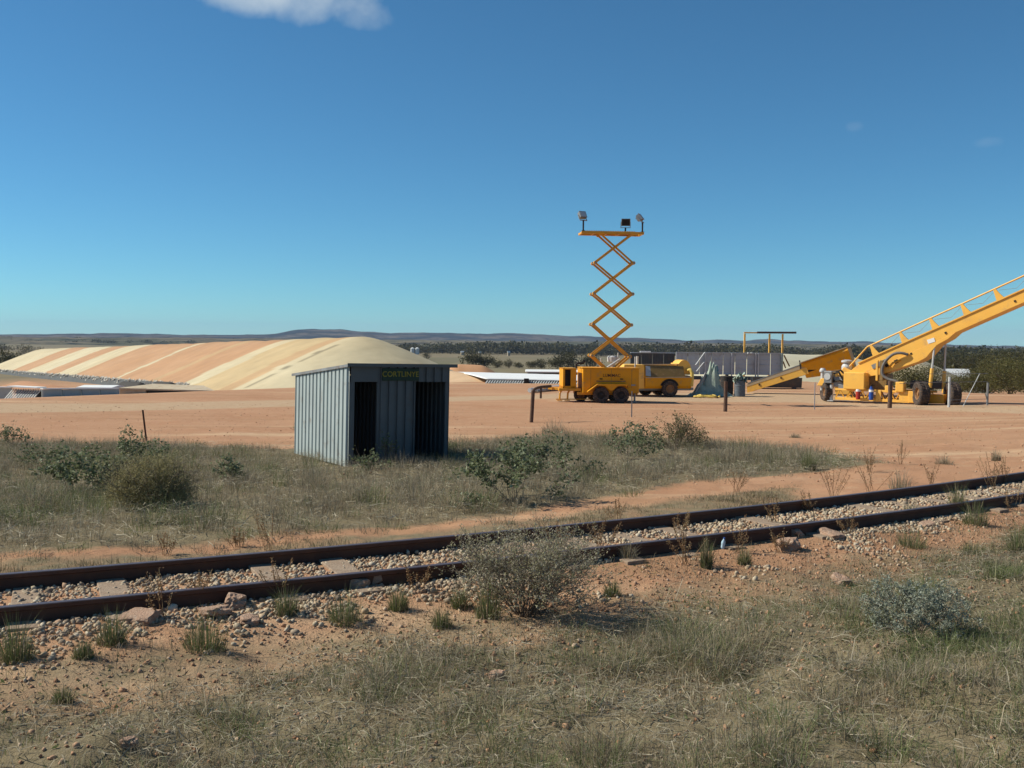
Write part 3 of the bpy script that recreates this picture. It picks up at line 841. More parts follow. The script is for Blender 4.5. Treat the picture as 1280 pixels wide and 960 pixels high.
# ------------------------------------------------------------------ yellow machine behind it
def hopper_trailer():
    c = at_ground(837, 496.2)
    r = thing('grain_machine', 'dusty yellow wheeled machine with slanted brown side panel and rounded hood behind the lighting tower', 'machine', c, R_(9))
    k = c[1] / FPX
    X = lambda px: (px - 837) * k
    Zp = lambda py: (496.2 - py) * k
    D = 2.0; y0 = .05
    zl, zm, zt = Zp(486), Zp(472), Zp(456.5)
    body = [(y0 + .1, zl), (y0, zl + .15), (y0, zm), (y0 + D, zm), (y0 + D, zl + .15), (y0 + D - .1, zl)]
    b = MB().prismx(body, X(806), X(866)).build('lower_body', M['yellow'], r, .02)
    up = [(y0 + .015, zm), (y0 + .42, zt), (y0 + D - .42, zt), (y0 + D - .015, zm)]
    MB().prismx(up, X(805), X(858)).build('upper_body', M['yellow'], r, .02)
    an = math.atan2(.405, zt - zm)
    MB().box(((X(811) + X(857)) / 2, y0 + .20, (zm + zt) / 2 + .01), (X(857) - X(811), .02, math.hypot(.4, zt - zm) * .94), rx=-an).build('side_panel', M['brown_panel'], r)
    MB().box((X(811), y0 + .185, (zm + zt) / 2), (.34, .02, math.hypot(.4, zt - zm) * .8), rx=-an, ry=.14).build('window', M['wallgrey'], r)
    # sloped yellow nose at the left
    nose = [(X(777), Zp(487)), (X(776), Zp(476)), (X(779), zt + .02), (X(804.8), zt + .02), (X(805.8), zl)]
    MB().prism(nose, y0 + .12, y0 + D - .12).build('nose', M['bright_yellow'], r, .03)
    mb = MB().beam((X(806), y0 - .01, zm), (X(866), y0 - .01, zm + .02), .03, .05); mb.beam((X(803), y0 + .4, zt + .02), (X(856), y0 + .4, zt + .05), .06, .05); mb.build('trim_strip', M['tan'], r)
    # hood: curved chute at the rear
    pts = []
    for i in range(11):
        q = PI * (0.98 - i / 10 * .98)
        pts.append((X(858.5) + .42 * math.cos(q), Zp(464) + .62 * math.sin(q)))
    poly = [(X(848), Zp(466)), (X(849.5), Zp(454))] + pts + [(X(868.5), Zp(468)), (X(862), Zp(468))]
    MB().prism(poly, y0 + .35, y0 + 1.5).build('rounded_hood', M['bright_yellow'], r, .03)
    MB().tube([(X(862), y0 + .3, Zp(463)), (X(865), y0 + .2, Zp(462)), (X(867), y0 + .1, Zp(466)), (X(867), y0 + .1, Zp(474)), (X(866), y0 + .05, Zp(483))], .1, 10).build('chute_hose', M['yhose'], r, smooth=True)
    mb = MB()
    for y in (y0 + .5, y0 + D - .5): mb.beam((X(790), y, zl - .06), (X(872), y, zl - .02), .1, .14)
    mb.beam((X(846), y0 + .2, Zp(487)), (X(866), y0 + .2, Zp(487)), .06, .1); mb.build('chassis', M['steel'], r)
    for y in (y0 - .02, y0 + D + .02): wheel(r, (X(837), y, .43), .43, .28)
    wheel(r, (X(817.5), y0 + D - .3, .40), .40, .25)
    # wheel arch in dark
    arch = [(X(837) + .56 * math.cos(q), .43 + .56 * math.sin(q)) for q in np.linspace(.12 * PI, .88 * PI, 12)]
    arch += [(X(837) + .44 * math.cos(q), .43 + .44 * math.sin(q)) for q in np.linspace(.88 * PI, .12 * PI, 12)]
    MB().prism(arch, y0 - .03, y0 + .3).build('wheel_arch', M['dark'], r)
    for px, z in ((803.5, 446), (811, 445)): pass
    MB().tube([(X(803.5), y0 + 1.3, zt), (X(803.5), y0 + 1.3, Zp(446))], .07, 8).build('exhaust', M['pale'], r)
    return r


# ------------------------------------------------------------------ clutter: tarp heap, tank, drum, hose
def clutter():
    c = at_ground(887, 495)
    k = c[1] / FPX
    t = thing('tarp_heap', 'crumpled grey green tarpaulin draped over a frame beside the blue grey drum', 'tarpaulin', c, 0)
    n = 46; V = []; F = []
    xs = np.linspace(-1.15, 1.35, n); ys = np.linspace(-.55, .9, n)
    for y in ys:
        for x in xs:
            h = 1.0 * math.exp(-(((x - .02) / .42) ** 4) - ((y - .2) / .42) ** 4) + .72 * math.exp(-(((x - .38) / .22) ** 4) - ((y - .1) / .35) ** 4) + .5 * math.exp(-(((x + .6) / .2) ** 2) - ((y - .0) / .3) ** 2) + .22 * math.exp(-((x / .9) ** 2) - (y / .5) ** 2)
            h += .16 * math.exp(-((x - .05) / .16) ** 2 - ((y - .1) / .2) ** 2)
            f = float(fbm(x * 6, y * 6, 21, 5) - .5) * 1.3
            edge = min(1, (1.25 - abs(x - .1)) * 3, (.75 - abs(y - .17)) * 4)
            V.append((x + f * .16, y + f * .2, max(.0, (h * (1 + f * .8) + f * .45 + .08) * max(edge, 0)) + .01))
    for j in range(n - 1):
        for i in range(n - 1): F.append((j * n + i, j * n + i + 1, (j + 1) * n + i + 1, (j + 1) * n + i))
    mesh_np('tarp', V, F, M['greentarp'], parent=t)
    mb = MB(); mb.beam((-.9, -.35, 0), (-.2, .0, 1.25), .05, .22); mb.build('leaning_board', M['steel'], t)
    d = thing('water_tank', 'squat black drum shaped tank behind the tarpaulin heap', 'tank', at_ground(910, 493.5), 0)
    mb = MB().lathe([(0, 0), (.36, 0), (.37, .05), (.37, .3), (.385, .33), (.37, .36), (.37, .7), (.385, .73), (.37, .76), (.37, 1.02), (.33, 1.07), (0, 1.09)], (0, .4, 0), 'z', 28); mb.build('tank_body', M['black'], d)
    MB().lathe([(0, 1.08), (.1, 1.08), (.1, 1.14), (0, 1.14)], (0, .4, 0), 'z', 14).build('lid', M['black'], d)
    c = at_ground(926, 496)
    dr = thing('steel_drum', 'blue grey open drum with scraps of pale plastic sticking out of the top', 'drum', c, 0)
    mb = MB().lathe([(0, .01), (.29, 0), (.3, .02), (.3, .28), (.315, .3), (.3, .32), (.3, .58), (.315, .6), (.3, .62), (.3, .86), (.31, .88), (.285, .88), (.28, .84), (.28, .5), (0, .5)], (0, .3, 0), 'z', 32); mb.build('drum_body', M['drum'], dr)
    rs = np.random.default_rng(5)
    V = []; F = []
    for q in range(26):
        cx, cy = rs.uniform(-.28, .3), rs.uniform(.08, .5); cz = rs.uniform(.84, 1.2) if abs(cx) < .2 else rs.uniform(.84, 1.02)
        b = len(V); m = 5
        ax = rs.normal(0, 1, 3); ax /= np.linalg.norm(ax); bx = np.cross(ax, rs.normal(0, 1, 3)); bx /= np.linalg.norm(bx)
        s = rs.uniform(.10, .18)
        for j in range(m):
            for i in range(m):
                o = ax * (i - 2) * s / 2 + bx * (j - 2) * s / 2 + rs.normal(0, .03, 3)
                V.append((cx + o[0], cy + o[1], cz + o[2]))
        for j in range(m - 1):
            for i in range(m - 1): F.append((b + j * m + i, b + j * m + i + 1, b + (j + 1) * m + i + 1, b + (j + 1) * m + i))
    mesh_np('plastic_scraps', V, F, M['greentarp'], parent=dr)
    c = at_ground(884, 497.5)
    pts = []
    for i in range(70):
        q = i / 70 * 2 * PI * 2.6; rr = .62 + .10 * math.sin(i * .9) - .004 * i
        pts.append((c[0] + rr * 1.15 * math.cos(q), c[1] + .3 + rr * .8 * math.sin(q), c[2] + .05 + .0012 * i + .02 * math.sin(i * 1.7)))
    h = MB().tube(pts, .045, 8).build('hose_coil', M['yhose'], smooth=True)
    tagit(h, 'loosely coiled yellow hose lying on the ground in front of the tarpaulin', 'hose')


# ------------------------------------------------------------------ bunker walls and gantry
def walls():
    Yw = 80.0
    k = Yw / FPX
    def P(px, py, Y=Yw): return at_depth(px, py, Y)
    # grey panel wall
    a, b = P(845, 441), P(978, 443.5)
    g = Tz((a[0] + b[0]) / 2, Yw); ztop = a[2]
    w = thing('bunker_wall', 'long grey steel panel wall with pale posts behind the drum and tarpaulin', 'wall', (a[0], Yw, g))
    L = b[0] - a[0]; H = ztop - g; npan = 9; pw = L / npan
    for i in range(npan):
        mb = MB().box((pw * (i + .5), 0, H / 2 + .2), (pw - .05, .05, H - .4))
        for zz in (.45, .8, 1.2, 1.6, 2.0):
            if zz < H - .1: mb.box((pw * (i + .5), -.04, zz), (pw - .1, .04, .05))
        mb.build('panel', M['wallgrey'], w, .006)
    mb = MB().beam((0, -.06, H + .03), (L, -.06, H + .03), .12, .08); mb.build('top_rail', M['wallgrey'], w)
    mb = MB().box((L / 2, -.15, .12), (L + .2, .4, .32)); mb.build('footing', M['walldark'], w)
    for px, w_, m in ((845.3, .09, 'pale'), (881.5, .10, 'pale'), (914.5, .09, 'pale'), (944.3, .09, 'pale'), (947.3, .09, 'pale'), (977, .16, 'greentarp')):
        MB().box(((px - 845) * k, -.14, H / 2 + .15), (w_, .1, H - .25 if px != 845.3 else H - .2)).build('post', M[m], w, .006)
    for (x0, y0, x1, y1) in ((867, 456, 880.5, 440.5), (868, 464, 881, 451)):
        p, q = P(x0, y0), P(x1, y1)
        MB().beam((p[0] - a[0], -.9, p[2] - g), (q[0] - a[0], -.16, q[2] - g), .07, .07).build('brace', M['pale'], w)
    for (x0, y0, x1, y1) in ((980, 444, 989, 458), (979, 452, 984, 460)):
        p, q = P(x0, y0), P(x1, y1)
        MB().beam((p[0] - a[0], 0, p[2] - g), (q[0] - a[0], .5, q[2] - g), .08, .08).build('brace', M['brown_panel'], w)
    mb = MB()
    for px in (935, 939): mb.box(((px - 845) * k, -.16, H + .02), (.16, .2, .16))
    mb.build('junction_box', M['pale'], w, .02)
    # dark wall further left, turning away
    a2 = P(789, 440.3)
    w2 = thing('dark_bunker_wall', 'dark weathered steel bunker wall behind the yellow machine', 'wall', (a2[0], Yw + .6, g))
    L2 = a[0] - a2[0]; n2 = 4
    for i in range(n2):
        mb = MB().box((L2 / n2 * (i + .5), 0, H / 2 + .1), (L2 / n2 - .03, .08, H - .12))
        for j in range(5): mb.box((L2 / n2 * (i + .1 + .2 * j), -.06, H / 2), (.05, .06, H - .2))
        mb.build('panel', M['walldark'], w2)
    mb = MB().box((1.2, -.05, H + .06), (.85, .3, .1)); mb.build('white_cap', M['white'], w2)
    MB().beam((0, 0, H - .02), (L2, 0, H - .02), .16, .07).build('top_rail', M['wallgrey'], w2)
    # gantry
    Yg = 80.9
    pa = at_depth(931, 415.5, Yg); gg = Tz(pa[0], Yg)
    gr = thing('gantry_frame', 'thin yellow pipe gantry with a dark cantilevered beam above the grey panel wall', 'gantry', (pa[0], Yg, gg))
    hz = pa[2] - gg
    for px in (931, 962, 978.3):
        MB().box(((px - 931) * Yg / FPX, 0, (hz - .1) / 2), (.13, .13, hz - .1)).build('upright', M['bright_yellow'], gr, .01)
    MB().box(((938 - 931) * Yg / FPX, 0, hz - .02), (16 * Yg / FPX, .13, .1)).build('top_rail', M['bright_yellow'], gr)
    MB().beam((15.5 * Yg / FPX, 0, hz + .0), (64 * Yg / FPX, 0, hz + .02), .2, .16).build('cantilever_beam', M['timber'], gr)
    # dark trough pieces under the feeder conveyor
    c = at_ground(975, 487)
    t = thing('hopper_trough', 'low dark steel trough lying under the inclined feeder conveyor', 'trough', (c[0], c[1] + 1.2, c[2]), R_(-8))
    MB().prismx([(-.5, .1), (.5, .1), (.7, .75), (.62, .75), (.45, .2), (-.45, .2), (-.62, .75), (-.7, .75)], -1.5, 1.6).build('trough_body', M['walldark'], t)
    for x in (-1.2, 1.2):
        MB().box((x, 0, .06), (.15, 1.1, .12)).build('foot', M['walldark'], t)


def wall_right():
    """white sheeted bunker wall with raking props, right of the shed"""
    Y = 68.0
    def P(px, py, YY=Y): return at_depth(px, py, YY)
    a, b = P(607, 473.2), P(800, 479)
    g = Tz(a[0], Y)
    w = thing('sheeted_bunker_wall', 'white sheeted bunker wall on a row of raking props right of the shelter', 'wall', (a[0], Y, g))
    L = b[0] - a[0]
    ztl, ztr = a[2] - g, P(700, 475)[2] - g
    sl_ = (P(700, 475.5)[2] - a[2]) / (P(700, 475)[0] - a[0])
    Dp = 11.0
    tl = P(569, 464.5, Y + Dp)
    # sheet: starts at the lower front edge and climbs away
    xl = tl[0] - a[0]
    nx, ny = 40, 8
    V = []; F = []
    for j in range(ny + 1):
        t = j / ny
        for i in range(nx + 1):
            s = i / nx
            x = (1 - t) * (L * s) + t * (xl + (L + 1 - xl) * s)
            z0 = ztl + sl_ * L * s * .8
            z1 = (tl[2] - g) - .25 * s
            V.append((x, t * Dp, z0 + (z1 - z0) * t + .05 * math.sin(t * PI) + .03 * (float(fbm(s * 22, t * 3, 33)) - .5)))
    for j in range(ny):
        for i in range(nx): F.append((j * (nx + 1) + i, j * (nx + 1) + i + 1, (j + 1) * (nx + 1) + i + 1, (j + 1) * (nx + 1) + i))
    sh = mesh_np('white_sheet', V, F, M['white'], parent=w)
    so_ = sh.modifiers.new('thick', 'SOLIDIFY'); so_.thickness = .05; so_.offset = -1
    n = 60
    for i in range(n):
        x = L * (i + .4) / n; zt = ztl + sl_ * x * .8 - .06
        MB().beam((x - .05, -.35, .0), (x + .12, .12, zt), .065, .06).build('raking_prop', M['pale'], w)
    mb = MB().box((L / 2, .45, (ztl - .1) / 2), (L, .12, ztl - .12)); mb.build('back_board', M['walldark'], w)
    MB().box(((P(658, 475)[0] - a[0]), -.2, ztl * .6), (.34, .3, .34)).build('black_box', M['dark'], w, .02)
    # pale sand ramp at its left end
    return w


def wall_left():
    """low grey bunker walls on the left below the crest"""
    for nm, px0, px1, Y0, Y1, top0, top1, lab, kind in (
            ('grey_bunker_wall', -40, 15, 62, 61.5, 484.4, 485.0, 'short grey steel bunker wall at the left edge of the picture', 'panel'),
            ('propped_bunker_wall', 15, 52, 61.5, 60.8, 483.6, 485.4, 'bunker wall section with slanted props under a white top edge', 'prop'),
            ('low_steel_wall', 52, 147, 60.0, 64.5, 486.6, 486.4, 'long low grey steel wall with thin white top edge left of the beige block', 'panel')):
        a = at_depth(px0, top0, Y0); b = at_depth(px1, top1, Y1)
        g = min(Tz(a[0], a[1]), Tz(b[0], b[1])) - .1
        ang = math.atan2(b[1] - a[1], b[0] - a[0]); L = math.hypot(b[0] - a[0], b[1] - a[1]); H = a[2] - g
        H1 = b[2] - g
        w = thing(nm, lab, 'wall', (a[0], a[1], g), ang)
        n = max(2, int(L / 1.2))
        if kind == 'panel':
            for i in range(n):
                x = L * (i + .5) / n; h = H + (H1 - H) * (i + .5) / n
                mb = MB().box((x, 0, h / 2), (L / n - .02, .06, h)); mb.box((x - L / n / 2 + .06, -.05, h / 2), (.06, .06, h)); mb.build('panel', M['zinc'], w)
        else:
            for i in range(12):
                x = L * (i + .5) / 12
                MB().beam((x - .1, -.7, 0), (x + .1, -.03, H - .1), .06, .06).build('prop', M['pale'], w)
            MB().box((L / 2, .35, H / 2 - .1), (L, .06, H - .2)).build('back_board', M['walldark'], w)
        MB().beam((0, 0, H + .04), (L, 0, H1 + .04), .3 if kind == 'panel' else .8, .07).build('white_top_edge', M['white'], w)
    # small white shed roof behind
    Y = 68.0
    a = at_depth(98, 485.0, Y); b = at_depth(139, 485.0, Y); g = Tz(a[0], Y)
    w = thing('white_lid_bin', 'low bin with flat white sheet roof just behind the low steel wall', 'bin', (a[0], Y, g))
    L = b[0] - a[0]; H = a[2] - g
    MB().box((L / 2, 1, H / 2), (L, 2, H)).build('bin_body', M['wallgrey'], w)
    MB().prismx([(-.15, H), (-.15, H + .06), (1.2, H + .16), (2.1, H + .06), (2.1, H)], -.1, L + .1).build('lid', M['white'], w)
    # beige block and long dusty cover
    Y = 65.5
    a = at_depth(149, 484.8, Y); b = at_depth(180, 485, Y - .3); c = at_depth(252, 487.2, 64.5); g = Tz(a[0], Y) - .3
    w = thing('beige_block_bin', 'low beige block bin with dusty brown sloping cover beside the low steel wall', 'bin', (a[0], Y, g))
    L = b[0] - a[0]; H = a[2] - g; L2 = c[0] - a[0]
    MB().box((L / 2, .5, H / 2), (L, 1.0, H)).build('block_wall', M['beige'], w, .02)
    MB().box(((L + L2) / 2, .6, H / 2 - .08), (L2 - L, .9, H - .16)).build('shade_painted_wall', M['walldark'], w)  # dark material paints in the shaded side of the block
    V = [(-.05, -.1, H), (L2 + .6, -.1, H - .12), (L2 * .85, 2.2, H + .10), (L * .9, 2.0, H + .20), (-.05, -.1, H - .1), (L2 + .6, -.1, H - .2), (L2 * .85, 2.2, H - .1), (L * .9, 2.0, H - .1)]
    MB().add(V, [(0, 1, 2, 3), (7, 6, 5, 4), (0, 4, 5, 1), (1, 5, 6, 2), (2, 6, 7, 3), (3, 7, 4, 0)]).build('dusty_cover', M['beige'], w)


# ------------------------------------------------------------------ grain piles
def pile(name, label, E, L, cE, cL, bE, bL, w, colors, round_=0.16, wob=0.12, ncross=70, extra=None):
    """heaped stockpile along a ridge from E to L (ground xy); c = crest z, b = base z; colors(u 0..1) -> rgb"""
    E = np.array(E, float); L = np.array(L, float)
    D = L - E; LEN = np.linalg.norm(D); D = D / LEN; Pn = np.array([-D[1], D[0]])
    us = np.concatenate([np.linspace(-w * 1.02, 0, 30)[:-1], np.linspace(0, LEN, 260), np.linspace(LEN, LEN + w * 1.02, 20)[1:]])
    vs = np.linspace(-w * 1.02, w * 1.02, ncross + 1)
    UU, VV = np.meshgrid(us, vs, indexing='ij')
    dist = np.hypot(np.maximum(0, np.maximum(-UU, UU - LEN)), VV) / w
    rr = np.sqrt(dist ** 2 + round_ ** 2) - round_
    h = 1 - rr / (math.sqrt(1 + round_ ** 2) - round_); h = np.where(h < 0, np.maximum(h * 20, -.5), h)
    t = np.clip(UU / LEN, 0, 1)
    base = bE + (bL - bE) * t; crest = cE + (cL - cE) * t
    Z = base + (crest - base) * h
    Z = Z + wob * h * 2 * (fbm(UU * .09, VV * .05, 41, 3) - .5) + .06 * h * np.sin(UU * .9) * 0.5
    X = E[0] + D[0] * UU + Pn[0] * VV; Y = E[1] + D[1] * UU + Pn[1] * VV
    na = len(vs)
    V = np.stack([X.ravel(), Y.ravel(), Z.ravel()], 1)
    i, j = np.meshgrid(np.arange(len(us) - 1), np.arange(na - 1), indexing='ij'); a = (i * na + j).ravel()
    tint = colors(UU, VV)
    o = mesh_np(name, V, np.stack([a, a + na, a + na + 1, a + 1], 1), M['cream'], tint.reshape(-1, 3), smooth=True)
    return tagit(o, label, 'grain pile')


PE, PL = np.array((-15.2, 101.0)), np.array((-112.0, 240.0))


def piles():
    D = PL - PE; LEN = np.linalg.norm(D); D = D / LEN; Pn = np.array([-D[1], D[0]])   # Pn points to the left-near side
    w = 14.0
    # stripe limits read along the near foot in the photo, turned into distances along the ridge
    def u_of(px):
        d = (px - 640) / FPX
        F0 = PE + Pn * w
        return (d * F0[1] - F0[0]) / (D[0] - d * D[1])
    CR, OR, YO, PO = (0.55, 0.46, 0.295), (0.46, 0.262, 0.138), (0.50, 0.365, 0.195), (0.47, 0.305, 0.16)
    st = [(-80, CR), (4, OR), (20, CR), (42, OR), (57, CR), (79, OR), (128, CR), (132, OR), (172, PO), (178, OR), (211, CR), (226, YO), (262, PO), (277, CR), (316, YO), (330, CR), (420, CR)]
    us = np.array([u_of(p) for p, c in st])
    cs = np.array([c for p, c in st])
    def colors(U, V):
        q = U + (fbm(U * .3, V * .25, 55, 3) - .5) * .9 + (fbm(U * 2, V * 1.2, 57, 3) - .5) * 1.0
        idx = np.zeros(U.shape, int)
        for k_, uu in enumerate(us): idx = np.where(q <= uu, k_, idx)
        c = cs[idx]
        n = (fbm(U * .12, V * .12, 61, 4) - .5)[..., None]
        c = c * (1 + n * np.array([.12, .22, .34]))
        c = c * (1 + .16 * (fbm(U * 2.6 + .3 * V, V * .09, 63, 3) - .5) + .10 * (fbm(U * 5, V * 5, 67, 2) - .5))[..., None]
        # thin dark seams of twine between two sheets
        seam = np.abs(q - us[13] + 1.6 + .04 * V) < .22
        return np.where(seam[..., None] & (np.abs(V)[..., None] > 3), c * .5, c)
    pile('grain_stockpile', 'huge long striped cream and orange covered grain stockpile on the left', PE, PL, 3.15, -.3, -2.4, -5.6, w, colors)
    plain = lambda a, b: (lambda U, V: np.array(a) + (fbm(U * .2, V * .2, 71, 3) - .5)[..., None] * np.array(b))
    pile('flat_topped_stockpile', 'cream flat topped grain stockpile behind the feeder conveyor', at_depth(960, 442, 118)[:2], at_depth(1058, 443, 122)[:2], 1.65, 1.5, -2.2, -2.6, 13, plain((.56, .50, .35), (.1, .12, .12)), .02, .03)
    pile('conical_stockpile', 'dull cream cone shaped grain stockpile seen under the stacker boom', at_depth(1138, 448, 106)[:2], at_depth(1144, 448, 109)[:2], 1.35, 1.35, -2.2, -2.2, 7.8, plain((.46, .38, .25), (.1, .12, .12)), .10, .05)
    # red soil bank beyond the white sheeted wall
    E, L = at_depth(575, 462, 150), at_depth(600, 462, 150)
    o = pile('soil_bank', 'low bank of orange soil beyond the white sheeted wall', E[:2], L[:2], -.75, -.85, -3.6, -3.6, 5, plain((.5, .26, .13), (.1, .08, .06)), .2, .05); o['category'] = 'soil bank'
    E, L = at_depth(30, 474, 100), at_depth(100, 475, 86)
    o = pile('red_soil_bank', 'long low bank of red soil between the stockpile and the low steel wall', E[:2], L[:2], -1.6, -1.75, -3.2, -2.4, 5, plain((.44, .22, .11), (.1, .08, .06)), .2, .1); o['category'] = 'soil bank'
    # sand toe at the end of the sheeted wall
    E, L = at_depth(560, 470, 78), at_depth(600, 473, 73)
    o = pile('sand_bank', 'smooth tan sand bank at the left end of the white sheeted wall', E[:2], L[:2], .55, .30, -1.0, -.2, 3.6, plain((.55, .37, .22), (.1, .08, .06)), .2, .03); o['category'] = 'sand bank'
    # low wall with ragged white sheet edge along the near foot of the long pile
    F0 = PE + Pn * (w - .2)
    n = 90; mb = MB(); rag = MB()
    w_ = thing('pile_foot_wall', 'low dark wall with ragged white sheet edge along the foot of the striped stockpile', 'wall', (0, 0, 0))
    u0, u1 = 12.0, LEN + 4
    pan = []
    for i in range(n):
        ua, ub = u0 + (u1 - u0) * i / n, u0 + (u1 - u0) * (i + 1) / n
        pa, pb = F0 + D * ua, F0 + D * ub
        za = -2.4 - 3.2 * ua / LEN + .75; zb = -2.4 - 3.2 * ub / LEN + .75
        no = Pn * .7
        mb.add([(pa[0] + no[0], pa[1] + no[1], za - 1.9), (pb[0] + no[0], pb[1] + no[1], zb - 1.9), (pb[0], pb[1], zb), (pa[0], pa[1], za),
                (pa[0] - no[0], pa[1] - no[1], za - 1.9), (pb[0] - no[0], pb[1] - no[1], zb - 1.9)], [(0, 1, 2, 3), (3, 2, 5, 4)])
        for q in range(5):
            p = pa + (pb - pa) * (q / 5); p2_ = pa + (pb - pa) * ((q + 1) / 5)
            t0 = random.uniform(-.05, .22); dn = random.uniform(.05, .5); o0 = Pn * random.uniform(.05, .25)
            if random.random() < .82:
                V4 = [(p[0] - Pn[0] * .2, p[1] - Pn[1] * .2, za + t0), (p2_[0] - Pn[0] * .2, p2_[1] - Pn[1] * .2, za + random.uniform(-.05, .22)), (p2_[0] + o0[0], p2_[1] + o0[1], za - dn), (p[0] + o0[0], p[1] + o0[1], za - dn * random.uniform(.5, 1.3))]
                rag.add(V4 + [(a_, b_, c_ - .06) for a_, b_, c_ in V4], [(0, 1, 2, 3), (7, 6, 5, 4), (0, 4, 5, 1), (1, 5, 6, 2), (2, 6, 7, 3), (3, 7, 4, 0)])
    mb.build('sloping_wall', M['walldark'], w_); rag.build('sheet_edge', M['ragged'], w_)
    for pa, pb, yy, lab in ((155, 176, 477.2, 'black cover sheet rumpled at the stockpile foot behind the beige block bin'), (197, 214, 477.2, 'smaller black cover sheet at the stockpile foot right of the larger one')):
        A, B = at_depth(pa, yy, 108), at_depth(pb, yy + .6, 106)
        o = pile('black_cover_sheet', lab, A[:2], B[:2], A[2], B[2], -2.9, -2.9, 1.5, plain((.05, .045, .04), (.02, .02, .02)), .15, .25, 24); o['category'] = 'cover sheet'


# ------------------------------------------------------------------ feeder conveyor
def feeder():
    c = at_ground(937, 491.5)
    r = thing('feeder_conveyor', 'yellow inclined feeder conveyor with grey belt cover rising to the right of the drum', 'conveyor', c, R_(-24))
    k = c[1] / FPX * 1.06
    Lx = 112 * k; an = math.atan2(39 * k, Lx)
    def bx(s, n): return (s * math.cos(an) - n * math.sin(an), s * math.sin(an) + n * math.cos(an) + .25)
    S = Lx / math.cos(an)
    yw = .55
    MB().prism([bx(-.1, -.18), bx(.02, .30), bx(S * .6, .42), bx(S * .6, -.18)], -yw, -yw + .05).build('side_plate', M['bright_yellow'], r)
    MB().prism([bx(-.1, -.18), bx(.02, .30), bx(S * .6, .42), bx(S * .6, -.18)], yw - .05, yw).build('side_plate', M['bright_yellow'], r)
    MB().prism([bx(0, -.1), bx(0, -.02), bx(S, .05), bx(S, -.1)], -yw + .05, yw - .05).build('belt_bed', M['dark'], r)
    MB().prism([bx(.1, .31), bx(.1, .36), bx(S * .62, .48), bx(S * .62, .43)], -yw - .02, yw + .02).build('belt_cover', M['steel'], r)
    MB().prism([bx(-.02, .16), bx(.02, .305), bx(S * .6, .425), bx(S * .6, .20)], -yw - .012, -yw).build('side_skirt', M['tan'], r)
    # head hood: flared section, wide over the belt
    hx0, hx1 = S * .56, S * 1.02
    V = []; F = []
    for (s, hw, hb, ht) in ((hx0, .62, -.38, .52), (hx1, 1.0, -.85, .55)):
        for (y, nn) in ((-hw, .40), (-hw * .96, ht), (hw * .96, ht), (hw, .40), (hw * .45, hb), (-hw * .45, hb)):
            p = bx(s, nn); V.append((p[0], y, p[1]))
    F = [(0, 1, 2, 3, 4, 5), (11, 10, 9, 8, 7, 6)] + [(i, (i + 1) % 6, 6 + (i + 1) % 6, 6 + i) for i in range(6)]
    MB().add(V, F).build('head_hood', M['yellow'], r, .015)  # darker yellow than the side plates, shade of the down-facing sides painted in
    MB().prism([bx(hx0, .53), bx(hx0, .57), bx(hx1, .61), bx(hx1, .56)], -.98, .98).build('hood_lid', M['tan'], r)
    p = bx(hx0 - .05, .45); MB().box((p[0], -yw - .06, p[1]), (.06, .06, .5), ry=-an + .2).build('latch_bar', M['dark'], r)
    for s in (S * .12, S * .34):
        q = bx(s, .06); MB().box((q[0], -yw - .015, q[1]), (.09, .03, .09), ry=-an).build('bearing_cap', M['dark'], r)
    # discharge box below the hood and support stand
    q = bx(S * .98, -.9); MB().prism([bx(S * .83, -.35), bx(S * 1.02, -.45), (q[0], .12), (q[0] - .9, .12)], -.5, .5).build('discharge_chute', M['bright_yellow'], r, .02)
    for s in (-1, 1):
        q = bx(S * .72, -.2); MB().beam((q[0], s * .45, q[1]), (q[0] + .2, s * .5, 0), .08, .08).build('support_leg', M['arm'], r)


